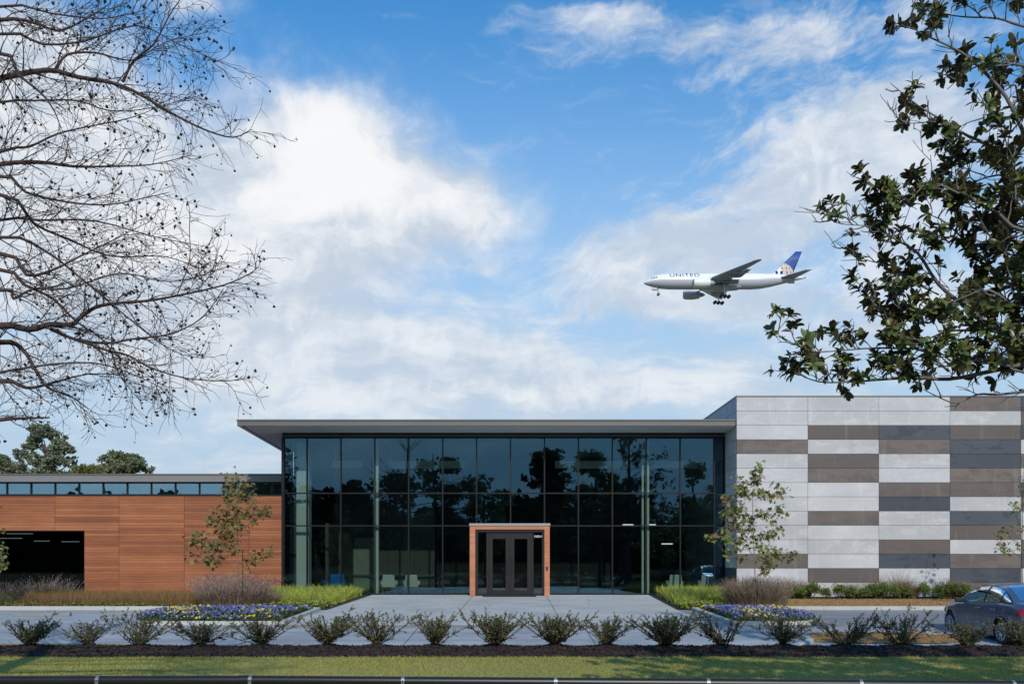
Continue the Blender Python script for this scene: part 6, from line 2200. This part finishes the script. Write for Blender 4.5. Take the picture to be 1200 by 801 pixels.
def sidepatch(poly_top, poly_bot, n=14, out=.006, side=-1):
    """band between two (b, z) lines on the glasshouse side"""
    mb = MB(); vs = []
    for i in range(n + 1):
        t = i / n
        bt, zt_ = (np.interp(t, np.linspace(0, 1, len(poly_top)), [p[0] for p in poly_top]), np.interp(t, np.linspace(0, 1, len(poly_top)), [p[1] for p in poly_top]))
        bb, zb_ = (np.interp(t, np.linspace(0, 1, len(poly_bot)), [p[0] for p in poly_bot]), np.interp(t, np.linspace(0, 1, len(poly_bot)), [p[1] for p in poly_bot]))
        for q in range(6):
            w = q / 5
            p = side_at(bb + (bt - bb) * w, zb_ + (zt_ - zb_) * w, out)
            vs.append((p.x if side < 0 else -p.x, p.y, p.z))
    fs = [(i * 6 + q, (i + 1) * 6 + q, (i + 1) * 6 + q + 1, i * 6 + q + 1) for i in range(n) for q in range(5)]
    mb.add(vs, fs)
    return mb


for side in (-1, 1):
    # dark window band, then the panes on it
    sidepatch([(-.30, 1.10), (.10, 1.30), (.55, 1.40), (1.0, 1.42), (1.45, 1.385), (1.80, 1.26), (2.28, .99)], [(-.42, 1.015), (.2, 1.005), (1.0, .97), (1.8, .94), (2.34, .925)], 26, .004, side).build('window_surround', M['car_black'], car, smooth=True)
    sidepatch([(.96, 1.395), (1.40, 1.365), (1.75, 1.245), (2.14, 1.02)], [(.96, 1.00), (1.5, .975), (2.14, .955)], 16, .010, side).build('front_window', M['car_glass'], car, smooth=True)
    sidepatch([(.15, 1.30), (.5, 1.375), (.86, 1.395)], [(.15, 1.035), (.86, 1.005)], 12, .010, side).build('rear_window', M['car_glass'], car, smooth=True)
    sidepatch([(-.26, 1.10), (.09, 1.27)], [(-.34, 1.045), (.09, 1.04)], 6, .010, side).build('quarter_window', M['car_glass'], car, smooth=True)
# windscreen and back glass
def screen(b0, b1, half, name, out):
    mb = MB(); vs = []
    for i in range(11):
        b = b0 + (b1 - b0) * i / 10
        sec = section(b)
        top = [(y, z) for y, z in sec if True][-6:]
        ys_ = [y for y, z in sec][::-1][:8]; zs_ = [z for y, z in sec][::-1][:8]
        for j in range(13):
            a = -half(i / 10) + 2 * half(i / 10) * j / 12
            z = float(np.interp(abs(a), ys_, zs_)) + out
            vs.append((a, b, z))
    mb.add(vs, [(i * 13 + j, i * 13 + j + 1, (i + 1) * 13 + j + 1, (i + 1) * 13 + j) for i in range(10) for j in range(12)])
    return mb.build(name, M['car_glass'], car, smooth=True)
screen(1.55, 2.36, lambda t: .50 + .16 * t, 'windscreen', .012)
screen(.42, -.40, lambda t: .48 + .14 * t, 'back_window', .012)


def lowside(b, z, out=.004, side=-1):
    sec = section(b)[:10]
    y = float(np.interp(z, [p[1] for p in sec], [p[0] for p in sec]))
    return (side * (y + out), b, z)


# door seams, handles, mirrors, lamps
for side in (-1, 1):
    for (b0, z0, b1, z1) in ((.92, .28, .92, .95), (2.16, .28, 2.20, .90), (.16, .62, .22, .97), (.92, .27, 2.16, .27), (.36, .32, .92, .27), (.16, .62, .36, .32)):
        mb = MB()
        mb.tube([lowside(b0 + (b1 - b0) * t / 6, z0 + (z1 - z0) * t / 6, .0, side) for t in range(7)], .004, 4)
        mb.build('door_seam', M['car_black'], car)
    for b in (1.08, .34):
        mb = MB()
        mb.tube([lowside(b - .10, .845, .012, side), lowside(b - .06, .85, .035, side), lowside(b + .06, .85, .035, side), lowside(b + .10, .845, .012, side)], [.012, .018, .018, .012], 8)
        mb.build('door_handle', M['car'], car, smooth=True)
    mb = MB()
    p = side_at(2.02, .97, .0); x = side * -p.x
    mb.add([(x + side * .02, 2.02, .955), (x + side * .10, 2.05, .955), (x + side * .25, 2.02, .94), (x + side * .26, 1.93, .95), (x + side * .05, 1.94, .96),
            (x + side * .02, 2.02, .99), (x + side * .10, 2.07, 1.07), (x + side * .24, 2.03, 1.09), (x + side * .25, 1.93, 1.08), (x + side * .05, 1.94, 1.05)],
           [(0, 1, 2, 3, 4), (9, 8, 7, 6, 5), (0, 5, 6, 1), (1, 6, 7, 2), (2, 7, 8, 3), (3, 8, 9, 4), (4, 9, 5, 0)])
    mi = mb.build('mirror', M['car_black'], car, bevel=.02, seg=3)
    mb = MB()
    vs = []
    for i in range(6):
        b = -.93 + .30 * i / 5
        for q in range(4):
            vs.append(lowside(b, .74 + (.20 - .05 * i / 5) * q / 3 + .012 * i / 5, .012, side))
    mb.add(vs, [(i * 4 + q, (i + 1) * 4 + q, (i + 1) * 4 + q + 1, i * 4 + q + 1) for i in range(5) for q in range(3)])
    y0 = abs(vs[0][0])
    vs2 = [(side * .30, -.992, .78), (side * y0 * .98, -.955, .74), (side * y0 * .98, -.955, .93), (side * .30, -.985, .90)]
    mb.add(vs2, [(0, 1, 2, 3)])
    mb.build('tail_light', M['tail_red'], car)
    mb = MB(); vs = []
    for i in range(6):
        b = 3.12 + .40 * i / 5
        for q in range(4): vs.append(lowside(b, .60 + (.17 - .07 * i / 5) * q / 3, .010, side))
    mb.add(vs, [(i * 4 + q, (i + 1) * 4 + q, (i + 1) * 4 + q + 1, i * 4 + q + 1) for i in range(5) for q in range(3)])
    mb.build('headlight', M['lens'], car)
    for b in (0, AX):
        c = (side * .77, b, .325)
        mb = MB()
        mb.tube([(side * .66, b, .325), (side * .69, b, .325), (side * .84, b, .325), (side * .865, b, .325)], [.29, .325, .325, .30], 40)
        wh = mb.build('wheel', M['tyre'], car, smooth=False)
        mb = MB()
        n = 10
        for q in range(n):
            a = 2 * math.pi * q / n
            ca, sa = math.cos(a), math.sin(a)
            mb.tube([(side * .872, b + .03 * ca, .325 + .03 * sa), (side * .862, b + .20 * ca, .325 + .20 * sa)], [.020, .014], 6)
        ring = []
        mb.tube([(side * .866, b + .205 * math.cos(2 * math.pi * t / 32), .325 + .205 * math.sin(2 * math.pi * t / 32)) for t in range(33)], .016, 6, cap=False)
        mb.disc((side * .872, b, .325), (1, 0, 0), .045, .02, 16)
        mb.build('rim', M['alloy'], wh)
        mb = MB(); mb.disc((side * .8675, b, .325), (1, 0, 0), .20, .004, 28); mb.build('brake_backing', M['car_black'], wh)
mb = MB(); mb.box(-.26, .26, -1.0, -.975, .66, .77); mb.build('number_plate', M['white'], car)
mb = MB(); mb.box(-.78, .78, -.985, -.90, .34, .46); mb.build('bumper_trim', M['car_black'], car, bevel=.02)

# ------------------------------------------------------------------ black pipe fence at the roadside
PYF = -28.0
pr0 = [(-14.0, .162), (-3.62, .175), (-3.60, .178), (14.0, .055)]
fen = empty('pipe_fence', (0, PYF, zg(PYF)), 'low black pipe rail fence with grey straps along the bottom edge of the lawn', 'fence')
def zr(x): return float(np.interp(x, [a for a, b in pr0], [b for a, b in pr0])) - .062
mb = MB(); mb.tube([(-14, PYF, zr(-14)), (-3.63, PYF, zr(-3.63))], .062, 20); child(mb, 'rail', M['pipe'], fen, smooth=False)
mb = MB(); mb.tube([(-3.61, PYF, zr(-3.61)), (14, PYF, zr(14))], .062, 20); child(mb, 'rail', M['pipe'], fen, smooth=False)
mb = MB(); mb.tube([(-3.70, PYF, zr(-3.7)), (-3.53, PYF, zr(-3.53))], .066, 20); child(mb, 'coupling', M['pipe'], fen)
for kx in range(-6, 7):
    x = (294 - 600) / F * 12 + 2.06 * kx
    if abs(x) > 13: continue
    z = zr(x)
    mb = MB(); mb.tube([(x, PYF, zg(PYF) - .3), (x, PYF, z - .05)], .05, 14); child(mb, 'post', M['pipe'], fen)
    mb = MB()
    mb.tube([(x - .022, PYF, z), (x + .022, PYF, z)], .066, 24)
    for s in (-1, 1): mb.box(x - .022, x + .022, PYF + s * .055 - .006, PYF + s * .055 + .006, z - .20, z)
    st_ = child(mb, 'strap', M['galv'], fen)
    for dz in (.02, -.05):
        mb = MB(); mb.disc((x, PYF - .068, z + dz - .01), (0, 1, 0), .010, .012, 8)
        b_ = mb.build('bolt', M['black'], st_); b_.matrix_parent_inverse = Matrix.Identity(4)
